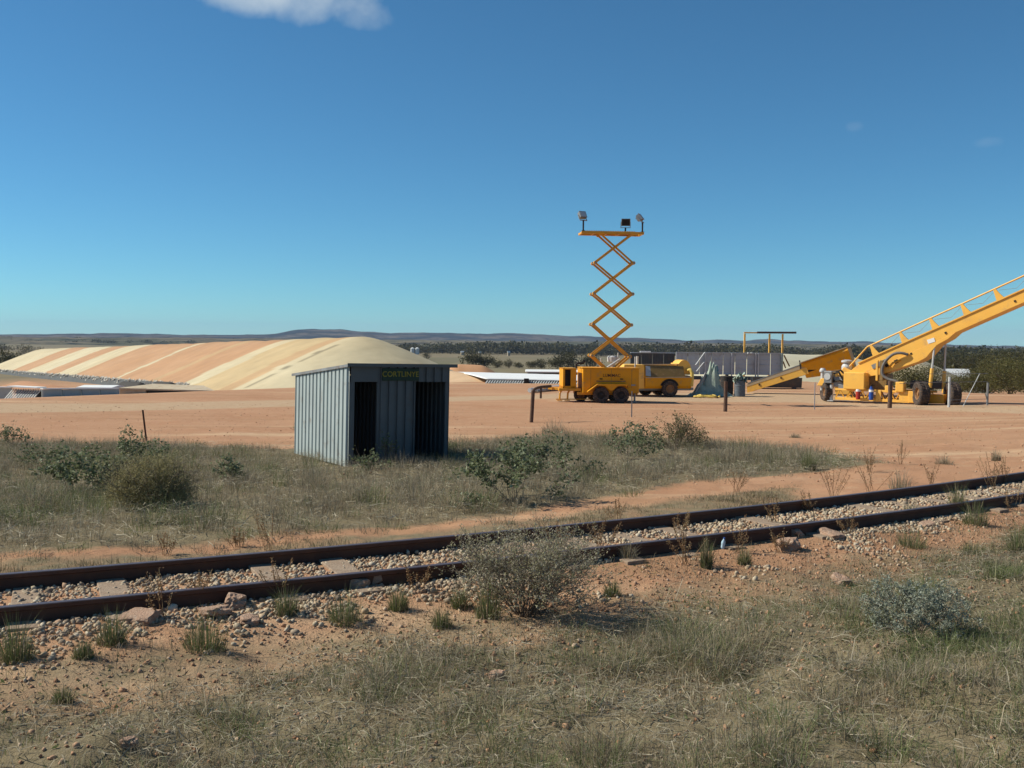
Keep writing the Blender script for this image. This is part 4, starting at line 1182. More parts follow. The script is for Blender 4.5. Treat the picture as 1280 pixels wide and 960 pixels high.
# ------------------------------------------------------------------ stacker
def stacker():
    c = at_ground(1105, 503.5)
    r = thing('grain_stacker', 'large yellow grain stacker conveyor with long raised boom and handrail at the right', 'conveyor', c, R_(-40))
    k = c[1] / FPX
    an = R_(25.1)
    ca, sa = math.cos(an), math.sin(an)
    OX, OZ = -1.45, 1.45
    def bx(s, n): return (OX + s * ca - n * sa, OZ + s * sa + n * ca)
    hw = .55
    S = 22.0
    tr = MB().prism([bx(-.2, -.25), bx(-.05, .12), bx(.6, .30), bx(S, .30), bx(S, -.22), bx(6.0, -.22)], -hw, hw).build('boom', M['bright_yellow'], r, .012)
    MB().prism([bx(.5, .302), bx(.5, .36), bx(S, .36), bx(S, .302)], -hw - .05, -hw + .09).build('side_lip', M['bright_yellow'], tr)
    MB().prism([bx(.5, .302), bx(.5, .36), bx(S, .36), bx(S, .302)], hw - .09, hw + .05).build('side_lip', M['bright_yellow'], tr)
    MB().prism([bx(.5, .304), bx(.5, .33), bx(S, .33), bx(S, .304)], -hw + .1, hw - .1).build('belt', M['dark'], tr)
    MB().prism([bx(.4, -.252), bx(5.3, -.222), bx(4.9, -.36), bx(4.3, -.42), bx(3.6, -.76), bx(3.2, -.80), bx(1.2, -.62), bx(.4, -.40)], -hw - .012, hw + .012).build('belly_plate', M['bright_yellow'], r, .01)
    for s, n_, q in ((1.75, -.35, .16), (2.25, -.36, .18), (3.05, -.30, .09), (4.9, -.05, .09), (8.2, -.0, .08)):
        p = bx(s, n_); MB().box((p[0], -hw - .016, p[1]), (q, .03, q), ry=-an).build('bracket_hole', M['dark'], tr)
    p = bx(4.15, -.12); MB().box((p[0], -hw - .018, p[1]), (.34, .012, .2), ry=-an + .1).build('warning_label', M['white'], tr)
    p = bx(.95, -.02); MB().box((p[0] + .5, -hw - .03, p[1] + .1), (.75, .03, .22), ry=-an).build('rating_plate', M['steel'], tr)
    # handrail
    hr = MB()
    pts = [bx(.05, .36), bx(1.25, .88)]
    hy = -hw - .02
    hr.tube([(pts[0][0], hy, pts[0][1]), (pts[1][0], hy, pts[1][1]), (bx(S, .88)[0], hy, bx(S, .88)[1])], .04, 8)
    rail_ = hr.build('handrail', M['bright_yellow'], r)
    s = 1.4
    while s < S - .5:
        MB().prism([bx(s - .08, .36), bx(s + .26, .36), bx(s + .16, .62), bx(s + .10, .86), bx(s - .02, .86)], hy - .03, hy + .05).build('stanchion', M['bright_yellow'], r)
        s += 1.55
    mb = MB(); s = 1.5
    while s < S - 2:
        a = bx(s + .1, .75); b = bx(s + .8, .5); b2 = bx(s + 1.5, .8)
        mb.tube([(a[0], hy, a[1]), (b[0], hy, b[1]), (b2[0], hy, b2[1])], .008, 4)
        s += 1.55
    mb.build('safety_cable', M['steel'], rail_)
    # base frame: two chords with lattice, running left to right
    fx0, fx1 = -2.2, 2.3
    fy = -.75
    zt_, zb_ = .62, .16
    for yy in (fy, fy + 1.5):
        MB().beam((fx0, yy, zt_), (fx1, yy, zt_), .09, .10).build('frame_chord', M['bright_yellow'], r, .008)
        MB().beam((fx0, yy, zb_), (fx1, yy, zb_), .09, .13).build('frame_chord', M['bright_yellow'], r, .008)
        n = 9
        mb = MB()
        for i in range(n):
            x0 = fx0 + (fx1 - fx0) * i / n; x1 = fx0 + (fx1 - fx0) * (i + 1) / n
            mb.beam((x0, yy, zb_), (x1, yy, zt_) if i % 2 else ((x0 + x1) / 2, yy, zt_), .05, .05)
            mb.beam(((x0 + x1) / 2, yy, zt_), (x1, yy, zb_), .05, .05)
        mb.build('frame_lattice', M['arm'], r)
    for x in (-.0, 1.6):
        MB().box((x, fy - .06, .39), (.26, .05, .54)).build('frame_post', M['bright_yellow'], r, .01)
    MB().box((1.35, fy - .03, .36), (.7, .04, .4)).build('frame_panel', M['bright_yellow'], r)
    MB().box((fx1 + .1, fy + .3, .34), (1.3, .5, .42)).build('rear_axle_box', M['arm'], r, .03)
    # wheels (they roll across the boom)
    for (x, y, R, w_) in ((2.1, -1.0, .58, .48), (3.3, -.25, .56, .48)):
        wheel(r, (x, y, R), R, w_, axis_rot=R_(40), rimr=.5)
    for (x, y, R, w_) in ((-2.72, -.55, .46, .36), (-3.15, .25, .44, .34)):
        wheel(r, (x, y, R), R, w_, axis_rot=R_(38), rimr=.5)
    # hydraulic cylinders under the belly
    for (x0, z0, y) in ((2.35, .85, -.5), (2.75, .6, .25)):
        top = bx(4.3, -.38)
        p0 = Vector((x0, y, z0)); p1 = Vector((top[0] - .1 + (.28 if y > 0 else 0), y, top[1]))
        mid = p0.lerp(p1, .45)
        b = MB().tube([p0, mid], .085, 12).build('hydraulic_cylinder', M['bright_yellow'], r)
        MB().tube([mid, p1], .045, 10).build('ram_rod', M['pale'], b)
    # power pack
    MB().box((-1.15, -.55, 1.08), (1.05, 1.0, .84)).build('engine_box', M['bright_yellow'], r, .03)
    MB().box((-.2, .05, 1.05), (.9, .9, .75)).build('boom_shade_box', M['brown_panel'], r, .03)  # brown box added to stand in for the shadow under the boom
    e = MB().box((-2.55, -.65, 1.22), (.42, .5, .62)).build('radiator', M['steel'], r, .03)
    MB().lathe([(0, 0), (.17, 0), (.17, .03), (.12, .03), (.11, .01), (0, .01)], (-2.57, -.93, 1.25), 'y', 18).build('fan_ring', M['pale'], e)
    mb = MB().box((-1.95, -.45, .98), (.75, .5, .5)); mb.box((-1.8, -.6, .75), (.5, .3, .25)); mb.lathe([(0, -.3), (.2, -.3), (.22, -.2), (.22, .2), (.2, .3), (0, .3)], (-1.95, -.5, 1.05), 'x', 14)
    mb.build('engine_block', M['steel'], r, .02)
    mb = MB()
    for (a, b_) in (((-2.3, 1.4), (-1.7, .9)), ((-2.2, 1.5), (-1.6, 1.25)), ((-2.4, 1.0), (-1.5, .8))):
        mb.tube([(a[0], -.7, a[1]), ((a[0] + b_[0]) / 2, -.85, max(a[1], b_[1]) + .08), (b_[0], -.7, b_[1])], .05, 8)
    mb.build('engine_pipe', M['dark'], r)
    mb = MB().lathe([(0, 0), (.23, 0), (.26, .06), (.26, .22), (.2, .34), (.14, .36), (.14, .42), (.27, .43), (.27, .52), (.1, .56), (0, .56)], (-1.85, -.2, 1.55), 'z', 20); mb.build('air_cleaner', M['pale'], r)
    MB().prism([(-2.25, 1.3), (-1.55, 1.3), (-1.4, 1.52), (-1.9, 1.75)], -.5, .0).build('engine_cowl', M['bright_yellow'], r, .03)
    # front column on the left wheels
    MB().tube([(-3.15, -.1, .5), (-3.15, -.1, 1.5)], .10, 10).build('front_column', M['pale'], r)
    MB().lathe([(0, 0), (.16, 0), (.17, .08), (.1, .2), (0, .2)], (-3.15, -.1, 1.45), 'z', 14).build('column_cap', M['pale'], r)
    MB().beam((-3.1, -.1, 1.12), (-2.4, -.25, 1.08), .12, .26).build('front_arm', M['steel'], r)
    MB().prism([(-3.35, .75), (-3.0, .75), (-2.6, .62), (-2.6, .85), (-2.9, 1.12), (-3.15, 1.12)], -.35, .1).build('axle_knuckle', M['bright_yellow'], r, .02)
    MB().tube([(-2.4, -.75, .04), (-2.4, -.75, .85)], .085, 10).build('jack_leg', M['pale'], r)
    mb = MB().box((-2.4, -.75, .03), (.3, .3, .04)); mb.build('jack_foot', M['pale'], r)
    # fill hose
    H = [(1.32, -.62, 2.42), (1.0, -.74, 2.50), (.65, -.78, 2.42), (.32, -.8, 2.1), (.16, -.8, 1.72), (.2, -.8, 1.4), (.5, -.8, 1.2), (.85, -.8, 1.12), (1.02, -.8, .95), (1.05, -.8, .7)]
    P = [Vector(q) for q in H]; sm = []
    for i in range(len(P) - 1):
        a, b_, c_, d_ = P[max(i - 1, 0)], P[i], P[i + 1], P[min(i + 2, len(P) - 1)]
        for j in range(5):
            t = j / 5
            sm.append(.5 * ((2 * b_) + (c_ - a) * t + (2 * a - 5 * b_ + 4 * c_ - d_) * t * t + (3 * b_ - a - 3 * c_ + d_) * t ** 3))
    sm.append(P[-1])
    MB().tube(sm, .07, 10).build('fill_hose', M['hose'], r, smooth=True)
    H2 = [(.95, -.6, 2.15), (.6, -.65, 2.0), (.42, -.66, 1.75)]
    MB().tube(H2, .05, 8).build('return_hose', M['arm'], r, smooth=True)
    MB().box((1.05, -.72, .85), (.4, .4, .5)).build('hopper_box', M['bright_yellow'], r, .04)
    MB().box((.45, -.65, .72), (.3, .3, .35)).build('valve_box', M['bright_yellow'], r, .03)
    MB().box((.1, -.72, 1.62), (.16, .12, 1.0)).build('upright', M['brown_panel'], r, .01)
    MB().box((-.12, -.72, 1.62), (.1, .12, 1.0)).build('upright', M['bright_yellow'], r, .01)
    MB().box((2.1, .6, .95), (2.0, .35, .36)).build('dark_trough', M['walldark'], r, .02)
    mm = r.matrix_basis
    mw = Matrix.Translation(r.location) @ Matrix.Rotation(R_(-40), 4, 'Z')
    for (x, mat, lab, nm, cat) in ((-.95, 'red', 'red fire extinguisher with white band hanging on the stacker frame', 'fire_extinguisher', 'extinguisher'),
                             (-.30, 'blue', 'blue gas cylinder hanging on the stacker frame', 'gas_cylinder', 'cylinder')):
        p = mw @ Vector((x, fy - .2, .16))
        t = thing(nm, lab, cat, p)
        MB().lathe([(0, 0), (.095, 0), (.11, .04), (.11, .48), (.09, .58), (.05, .62), (.05, .68), (0, .68)], (0, 0, 0), 'z', 18).build('cylinder_body', M[mat], t)
        mb = MB().lathe([(0, .0), (.05, .0), (.05, .07), (0, .07)], (0, 0, .66), 'z', 10); mb.box((.06, 0, .74), (.18, .04, .03)); mb.build('valve', M['dark'], t)
        MB().lathe([(.112, .40), (.115, .40), (.115, .49), (.108, .51)], (0, 0, 0), 'z', 18).build('band', M['white'], t)


# ------------------------------------------------------------------ posts and fence
def posts():
    def star(px, ytop, ybot, lab, lean=0.0, w=.04, mat='steel'):
        c = at_ground(px, ybot); h = (ybot - ytop) * c[1] / FPX
        mb = MB(); mb.box((0, 0, h / 2), (w, .008, h)); mb.box((0, w * .25, h / 2), (.008, w * .5, h - .01))
        for i in range(4): mb.box((w * .3, -.008, h * (.3 + .2 * i)), (.012, .012, .012))
        o = mb.build('fence_post', M[mat], loc=c, rot=(0, lean, .3)); tagit(o, lab, 'fence post', 'fence posts along the yard edge'); return o
    star(183, 512, 551, 'thin rusty steel fence post leaning left above the green weeds', R_(-6), .05, 'rail')
    star(789.5, 489, 521.5, 'thin grey steel fence post in front of the lighting tower trailer', 0, .045)
    star(1018, 478, 512, 'thin pale steel fence post left of the stacker wheels', 0, .045, 'pale')
    def timber(px, ytop, ybot, rad, lab):
        c = at_ground(px, ybot); h = (ybot - ytop) * c[1] / FPX
        mb = MB().tube([(0, 0, -.1), (.01, 0, h * .5), (0, .01, h)], [rad, rad * .96, rad * .92], 12); o = mb.build('timber_post', M['timber'], loc=c); tagit(o, lab, 'fence post', 'fence posts along the yard edge')
    timber(906.5, 476.5, 514.5, .085, 'dark round timber post standing alone in front of the black tank')
    timber(1112, 476.5, 510, .10, 'dark thick timber post in front of the stacker frame')
    # bent pipe barrier
    c = at_ground(665, 528); k = c[1] / FPX
    t = thing('bent_pipe_post', 'rusty brown post with bent pipe arm left of the lighting tower', 'post', c, R_(12))
    MB().tube([(-.03, 0, -.1), (0, 0, .5), (.03, 0, 40 * k)], .07, 12).build('post', M['timber'], t)
    MB().tube([(.03, 0, 38 * k), (.06, 0, 41.5 * k), (.2, .05, 43.5 * k), (.38, .1, 44.5 * k), (.75, .2, 45 * k)], .05, 10).build('pipe_arm', M['timber'], t, smooth=True)
    MB().tube([(.2, .06, 39 * k), (.55, .15, 40.5 * k), (.6, .16, 43 * k)], .035, 8).build('pipe_brace', M['steel'], t)
    MB().tube([(.34, .09, 43 * k), (.34, .09, 30 * k)], .04, 8).build('hanging_pipe', M['timber'], t)
    # white pipes lying behind it
    for i, (a, b, lab) in enumerate((((662, 491), (702, 483.5), 'long pale pipe lying on the red dirt behind the bent post'), ((676, 489.5), (702, 486), 'shorter pale pipe lying beside the trailer drawbar'))):
        p, q = at_ground(*a), at_ground(a[0] + (b[0] - a[0]), a[1] - (a[1] - b[1]) * .55)
        o = MB().tube([(p[0], p[1], p[2] + .14), (q[0], q[1], q[2] + .16)], .13, 12).build('pipe', M['pale']); tagit(o, lab, 'pipe', 'pipes lying behind the bent post')
    # strainer fence at the right
    p0, p1 = at_ground(1186, 509), at_ground(1234, 506.5)
    f = thing('wire_fence', 'grey pipe strainer fence with diagonal brace and wires right of the stacker wheels', 'fence', p0, math.atan2(p1[1] - p0[1], p1[0] - p0[0]))
    L = math.hypot(p1[0] - p0[0], p1[1] - p0[1]); k = p0[1] / FPX
    MB().tube([(0, 0, -.1), (0, 0, 38 * k)], .055, 10).build('post', M['pale'], f)
    MB().tube([(L, 0, -.1), (L, 0, 30 * k)], .05, 10).build('post', M['steel'], f)
    MB().tube([(L * .36, .0, .0), (L * .78, .0, 42 * k)], .017, 8).build('brace', M['pale'], f)
    MB().tube([(L * .94, .0, 16 * k), (L, .0, 7 * k)], .025, 8).build('brace', M['steel'], f)
    for z in (5, 9, 31.5, 42): MB().tube([(-1.6 if z > 30 else 0, 0, z * k), (L, 0, z * k if z < 30 else (z - .3) * k)], .011, 5).build('wire', M['steel'], f)
    MB().tube([(-3.2, 0, 31 * k), (0, 0, 31.5 * k)], .011, 5).build('wire', M['steel'], f)


shed(); light_tower(); hopper_trailer(); clutter(); walls(); wall_right(); wall_left(); piles(); feeder(); stacker(); posts()
# ------------------------------------------------------------------ railway
UA = track_d  # alias kept short below


def rails():
    prof = [(-.056, -.155), (.056, -.155), (.056, -.143), (.012, -.128), (.010, -.045), (.034, -.034), (.034, -.006), (.028, 0), (-.028, 0), (-.034, -.006), (-.034, -.034), (-.010, -.045), (-.012, -.128), (-.056, -.143)]
    us = np.linspace(ULO - 2, UHI + 22, 160)
    for off, lab in ((0, 'rusty rail of the near side crossing the picture in the foreground'), (GAUGE, 'rusty rail of the far side, nearer to the shelter')):
        mb = MB(); n = len(prof); fs = []
        vs = []
        for u in us:
            x, y, a = track_xy(u, off)
            nx, ny = -math.sin(a), math.cos(a)
            for p, z in prof: vs.append((x + nx * p, y + ny * p, RAILZ + z))
        for i in range(len(us) - 1):
            for k in range(n): fs.append((i * n + k, i * n + (k + 1) % n, (i + 1) * n + (k + 1) % n, (i + 1) * n + k))
        fs.append(tuple(range(n))); fs.append(tuple((len(us) - 1) * n + k for k in range(n - 1, -1, -1)))
        mb.add(vs, fs)
        o = mb.build('rail', M['rail']); o.data.materials.append(M['railhead'])
        for p in o.data.polygons:
            c = p.center
            if c.z > RAILZ - 0.0045 and p.normal.z > .5: p.material_index = 1
        tagit(o, lab, 'rail', 'rails of the railway line')
    # sleepers
    global RAISED
    RAISED = []
    u = ULO + .2; i = 0; proto = None
    rs = random.Random(3)
    while u < UHI + 12:
        x, y, a = track_xy(u, GAUGE / 2 + rs.uniform(-.04, .04))
        if proto is None:
            mb = MB(); mb.box((0, 0, -.06), (.225, 1.62, .12))
            proto = mb.build('sleeper', M['sleeper'], bevel=.008); o = proto
        else:
            o = proto.copy(); COL.objects.link(o)
        up = rs.random() < .38
        if up: RAISED.append(u)
        o.location = (x, y, RAILZ - (.118 if up else .165) + rs.uniform(-.008, .008)); o.rotation_euler = (rs.uniform(-.01, .01), rs.uniform(-.02, .02), a + rs.uniform(-.03, .03))
        tagit(o, 'dusty timber sleeper half buried in pale ballast under the rails', 'sleeper', 'sleepers under the rails')
        u += .66; i += 1


ICO_V = None


def ico():
    g = (1 + 5 ** .5) / 2
    v = np.array([(-1, g, 0), (1, g, 0), (-1, -g, 0), (1, -g, 0), (0, -1, g), (0, 1, g), (0, -1, -g), (0, 1, -g), (g, 0, -1), (g, 0, 1), (-g, 0, -1), (-g, 0, 1)], float)
    v /= np.linalg.norm(v[0])
    f = np.array([(0, 11, 5), (0, 5, 1), (0, 1, 7), (0, 7, 10), (0, 10, 11), (1, 5, 9), (5, 11, 4), (11, 10, 2), (10, 7, 6), (7, 1, 8), (3, 9, 4), (3, 4, 2), (3, 2, 6), (3, 6, 8), (3, 8, 9), (4, 9, 5), (2, 4, 11), (6, 2, 10), (8, 6, 7), (9, 8, 1)])
    return v, f


def stones(name, P, S, tint, label):
    v, f = ico(); n = len(P)
    q = rng.normal(0, 1, (n, 4)); q /= np.linalg.norm(q, axis=1)[:, None]
    w, x, y, z = q.T
    Rm = np.stack([1 - 2 * (y * y + z * z), 2 * (x * y - z * w), 2 * (x * z + y * w), 2 * (x * y + z * w), 1 - 2 * (x * x + z * z), 2 * (y * z - x * w), 2 * (x * z - y * w), 2 * (y * z + x * w), 1 - 2 * (x * x + y * y)], 1).reshape(n, 3, 3)
    vv = v[None] * (1 + rng.uniform(-.28, .28, (n, 12, 1))) * (S[:, None, None] * rng.uniform(.6, 1.25, (n, 1, 3)))
    V = np.einsum('nij,nkj->nki', Rm, vv) + P[:, None, :]
    F = f[None] + (np.arange(n) * 12)[:, None, None]
    o = mesh_np(name, V.reshape(-1, 3), F.reshape(-1, 3), M['stone'], np.repeat(tint, 12, 0))
    return tagit(o, label, None, None, 'stuff')


def pick(pal, n, jit=.12):
    pal = np.array(pal); c = pal[rng.integers(0, len(pal), n)]
    return c * (1 + rng.uniform(-jit, jit, (n, 1)))


BAL = [(.47, .375, .255), (.50, .41, .29), (.42, .31, .20), (.36, .28, .20), (.43, .28, .18), (.53, .45, .34), (.28, .21, .15)]


def track_pts(n, ulo, uhi, offs):
    u = rng.uniform(ulo, uhi, n)
    v = vrail(u); e = .01
    s = (vrail(u + e) - v) / e; t = 1 / np.sqrt(1 + s * s)
    uu = u - offs * s * t; vv = v + offs * t
    return TD[0] * uu + TN[0] * vv, TD[1] * uu + TN[1] * vv


def ballast():
    # between the rails
    n = 30000
    x, y = track_pts(n, ULO + 1, UHI + 8, rng.uniform(.05, GAUGE - .05, n))
    P = np.stack([x, y, np.full(n, RAILZ - .135) + rng.uniform(-.022, .014, n)], 1)
    uu = P[:, 0] * TD[0] + P[:, 1] * TD[1]; du = np.min(np.abs(uu[:, None] - np.array(RAISED)[None]), 1)
    P = P[(du > .13) | (rng.uniform(0, 1, n) < .3)]
    # spilled to the near side, thinning away
    m = 13000
    off = -.06 - np.abs(rng.normal(0, .42, m)); x, y = track_pts(m, ULO, UHI + 8, off)
    keep = (fbm(x * 1.3, y * 1.3, 81, 3) > .42 + .13 * (-off)) ; x, y = x[keep], y[keep]
    P2 = np.stack([x, y, T(x, y) + .006], 1)
    m = 2500
    off = GAUGE + .06 + np.abs(rng.normal(0, .22, m)); x, y = track_pts(m, ULO, UHI + 8, off)
    P3 = np.stack([x, y, T(x, y) + .004], 1)
    PP = np.concatenate([P, P2, P3])
    S = np.exp(rng.normal(math.log(.0185), .26, len(PP)))
    stones('ballast', PP, S, pick(BAL, len(PP)), 'pale stone ballast between and beside the rails')
    # pebbles and clods on the bare dirt in the foreground
    m = 40000
    off = -rng.uniform(.3, 6.0, m); x, y = track_pts(m, ULO - 1, UHI + 2, off)
    keep = rng.uniform(0, 1, m) < np.clip(1.15 - .22 * -off, .12, 1); x, y = x[keep], y[keep]
    P = np.stack([x, y, T(x, y) + .003], 1)
    S = np.minimum(np.exp(rng.normal(math.log(.008), .5, len(P))), .022)
    stones('pebbles', P, S, pick([(.42, .23, .13), (.46, .27, .16), (.36, .19, .11), (.50, .37, .26), (.40, .25, .16)], len(P)), 'red clods and pebbles scattered on the bare dirt')
    m = 4500
    y = rng.uniform(16, 46, m); x = rng.uniform(-.6, .6, m) * y
    P = np.stack([x, y, T(x, y) + .003], 1)
    S = np.minimum(np.exp(rng.normal(math.log(.013), .45, m)), .03)
    stones('yard_gravel', P, S, pick([(.42, .23, .13), (.46, .27, .16), (.36, .19, .11), (.50, .35, .23)], m), 'small red gravel scattered on the yard')


def rocks():
    spec = [(294, 757, .10, 'pinkish rock against the near rail beside the long grass'), (312, 777, .09, 'flat red rock just below the near rail with a smaller one behind'), (447, 735, .085, 'left one of two rocks leaning on the near rail'),
            (466, 731, .085, 'right one of two rocks leaning on the near rail'), (993, 670, .09, 'upright reddish rock between weeds beside the near rail at right'), (985, 686, .11, 'broad dark red rock below the upright rock at right'),
            (1052, 731, .085, 'pale pink rock at the edge of the grey grass at right'), (175, 775, .13, 'broken pale slab half buried left of the green grass tufts'), (268, 768, .13, 'flat pale slab under the near rail beside the rusty weeds'),
            (1041, 671, .14, 'flat grey slab lying in the ballast at right'), (1158, 657, .09, 'small dark brown flat stone in the ballast at right'), (620, 848, .05, 'small pale stone in the dry foreground grass'), (161, 933, .045, 'small pale stone in the grass near the lower left corner')]
    v, f = ico()
    for i, (px, py, s, lab) in enumerate(spec):
        c = at_ground(px, py); r = np.random.default_rng(i)
        bm = bmesh.new(); bmesh.ops.create_icosphere(bm, subdivisions=3, radius=1)
        fl = .38 if 'slab' in lab or 'flat' in lab else .8
        off = r.uniform(0, 50)
        for q in bm.verts:
            n1 = float(fbm(q.co.x * 1.6 + off, q.co.y * 1.6 + q.co.z * 2.1, i, 4)) - .5
            co = q.co * (1 + n1 * 1.3)
            for ax in range(3): co[ax] = math.copysign(min(abs(co[ax]), .78), co[ax])
            q.co = Vector((co.x * s * r.uniform(1.0, 1.02) * 1.3, co.y * s, co.z * s * fl))
        me = bpy.data.meshes.new('rock'); bm.to_mesh(me); bm.free(); me.materials.append(M['rock'])
        o = bpy.data.objects.new('rock', me); COL.objects.link(o); o.location = (c[0], c[1], c[2] + s * fl * .45); o.rotation_euler = (r.uniform(-.3, .3), r.uniform(-.3, .3), r.uniform(0, 6))
        tagit(o, lab, 'rock')
    c = at_ground(903, 686)
    b = thing('plastic_bottle', 'pale blue plastic bottle standing against the near rail', 'bottle', c); b.scale = (.62, .62, .62)
    MB().lathe([(0, 0), (.032, 0), (.034, .02), (.03, .05), (.034, .08), (.034, .12), (.014, .16), (.014, .175), (0, .175)], (0, 0, 0), 'z', 16).build('bottle_body', M['bottle'], b, smooth=True)
    MB().lathe([(0, .176), (.016, .176), (.016, .195), (0, .195)], (0, 0, 0), 'z', 14).build('cap', M['blue'], b)
    b.rotation_euler = (.1, .12, 0)


# ------------------------------------------------------------------ vegetation
def blades(P, H, W_, lean, tint, az=None):
    n = len(P)
    az = rng.uniform(0, 2 * PI, n) if az is None else az
    a2 = rng.uniform(0, 2 * PI, n)
    dh = np.stack([np.cos(az), np.sin(az), np.zeros(n)], 1); sd = np.stack([np.cos(a2), np.sin(a2), np.zeros(n)], 1) * (W_ / 2)[:, None]
    up = np.array([0, 0, 1.0])
    mid = P + up * (H * .58)[:, None] + dh * (lean * H * .28)[:, None]
    tip = P + up * (H * (1 - .3 * np.minimum(lean, 1.5) ** 2 * .8))[:, None] + dh * (lean * H)[:, None]
    V = np.stack([P - sd, P + sd, mid - sd * .8, mid + sd * .8, tip], 1)
    b = (np.arange(n) * 5)[:, None, None]
    F = np.array([(0, 1, 3), (0, 3, 2), (2, 3, 4)])[None] + b
    return V.reshape(-1, 3), F.reshape(-1, 3), np.repeat(tint, 5, 0)


def leaves(P, L, Wd, tint, updir=.3, droop=None):
    n = len(P)
    a = rng.normal(0, 1, (n, 3)); a[:, 2] = a[:, 2] * .6 + updir; a /= np.linalg.norm(a, axis=1)[:, None]
    b = np.cross(a, rng.normal(0, 1, (n, 3))); b /= np.linalg.norm(b, axis=1)[:, None]
    c = np.cross(a, b)
    V = np.stack([P, P + a * (L * .5)[:, None] + b * (Wd / 2)[:, None] + c * (L * .06)[:, None], P + a * L[:, None], P + a * (L * .5)[:, None] - b * (Wd / 2)[:, None] + c * (L * .06)[:, None]], 1)
    k = (np.arange(n) * 4)[:, None, None]
    F = np.array([(0, 1, 2), (0, 2, 3)])[None] + k
    return V.reshape(-1, 3), F.reshape(-1, 3), np.repeat(tint, 4, 0)


def twigs(segs, tint):
    """segs: list of (p0, p1, r0, r1) -> three sided tubes"""
    A = np.array([s[0] for s in segs], float); B = np.array([s[1] for s in segs], float); r0 = np.array([s[2] for s in segs]); r1 = np.array([s[3] for s in segs])
    t = B - A; t /= np.linalg.norm(t, axis=1)[:, None] + 1e-9
    ref = np.where(np.abs(t[:, 2:3]) > .9, np.array([[1.0, 0, 0]]), np.array([[0, 0, 1.0]]))
    u = np.cross(t, ref); u /= np.linalg.norm(u, axis=1)[:, None]; w = np.cross(t, u)
    V = []
    for p, r in ((A, r0), (B, r1)):
        for k in range(3):
            q = 2 * PI * k / 3; V.append(p + (u * math.cos(q) + w * math.sin(q)) * r[:, None])
    V = np.stack(V, 1)
    F = np.array([(0, 1, 4), (0, 4, 3), (1, 2, 5), (1, 5, 4), (2, 0, 3), (2, 3, 5)])[None] + (np.arange(len(A)) * 6)[:, None, None]
    return V.reshape(-1, 3), F.reshape(-1, 3), np.repeat(tint, 6, 0)


def cat(parts):
    V = []; F = []; C = []; o = 0
    for v, f, c in parts: V.append(v); F.append(f + o); C.append(c); o += len(v)
    return np.concatenate(V), np.concatenate(F), np.concatenate(C)


DRY = [(.29, .22, .14), (.25, .19, .125), (.33, .26, .175), (.22, .17, .115), (.38, .315, .22), (.23, .195, .10)]
DRYG = [(.27, .235, .165), (.23, .20, .14), (.31, .27, .195), (.34, .30, .22), (.205, .19, .11)]
GRN = [(.135, .165, .06), (.155, .18, .07), (.11, .14, .05), (.19, .20, .09)]


def scatter_poly(Pg, n, pad=0.0):
    lo, hi = Pg.min(0) - pad, Pg.max(0) + pad
    x = rng.uniform(lo[0], hi[0], n); y = rng.uniform(lo[1], hi[1], n)
    d = pdist(Pg, x, y)
    k = d > -pad * rng.uniform(0, 1, n)
    return x[k], y[k], d[k]


def clumps(name, Pg, ncl, nb, hlo, hhi, wid, rad, pal, label, dens=None, lean=.55, pad=.2, pal2=None, p2=0.0, hn=.5, kind='stuff'):
    x, y, d = scatter_poly(Pg, ncl, pad)
    keep = np.hypot(x, y) < 46
    ang = np.abs(np.arctan2(x, y)) < R_(33)
    keep &= ang
    if dens is not None: keep &= rng.uniform(0, 1, len(x)) < dens(x, y)
    sb = at_ground(1138, 794); keep &= np.hypot(x - sb[0], y - sb[1]) > .30
    x, y, d = x[keep], y[keep], d[keep]
    big = .55 + .9 * fbm(x * hn, y * hn, 91, 3)
    hc = (hlo + (hhi - hlo) * rng.uniform(0, 1, len(x)) ** 1.5) * big * np.clip(.45 + d * .8, .45, 1)
    cb = 1 + (fbm(x * .8, y * .8, 93, 3) - .5) * .5
    k = len(x)
    cx = np.repeat(x, nb); cy = np.repeat(y, nb); hh = np.repeat(hc, nb) * rng.uniform(.45, 1.1, k * nb)
    ra = rad * np.sqrt(rng.uniform(0, 1, k * nb)); aa = rng.uniform(0, 2 * PI, k * nb)
    px = cx + ra * np.cos(aa); py = cy + ra * np.sin(aa)
    P = np.stack([px, py, T(px, py) - .01], 1)
    az = aa + rng.normal(0, .9, k * nb)
    tint = pick(pal, k * nb, .2) * np.repeat(cb, nb)[:, None]
    if pal2 is not None:
        m = np.repeat(rng.uniform(0, 1, k) < p2 * 2 * fbm(x * .5, y * .5, 97, 2), nb); tint[m] = pick(pal2, int(m.sum()), .2)
    V, F, C = blades(P, hh, np.full(k * nb, wid) * rng.uniform(.6, 1.3, k * nb), np.abs(rng.normal(0, lean, k * nb)), tint, az)
    o = mesh_np(name, V, F, M['grass'], C)
    return tagit(o, label, None, None, kind)


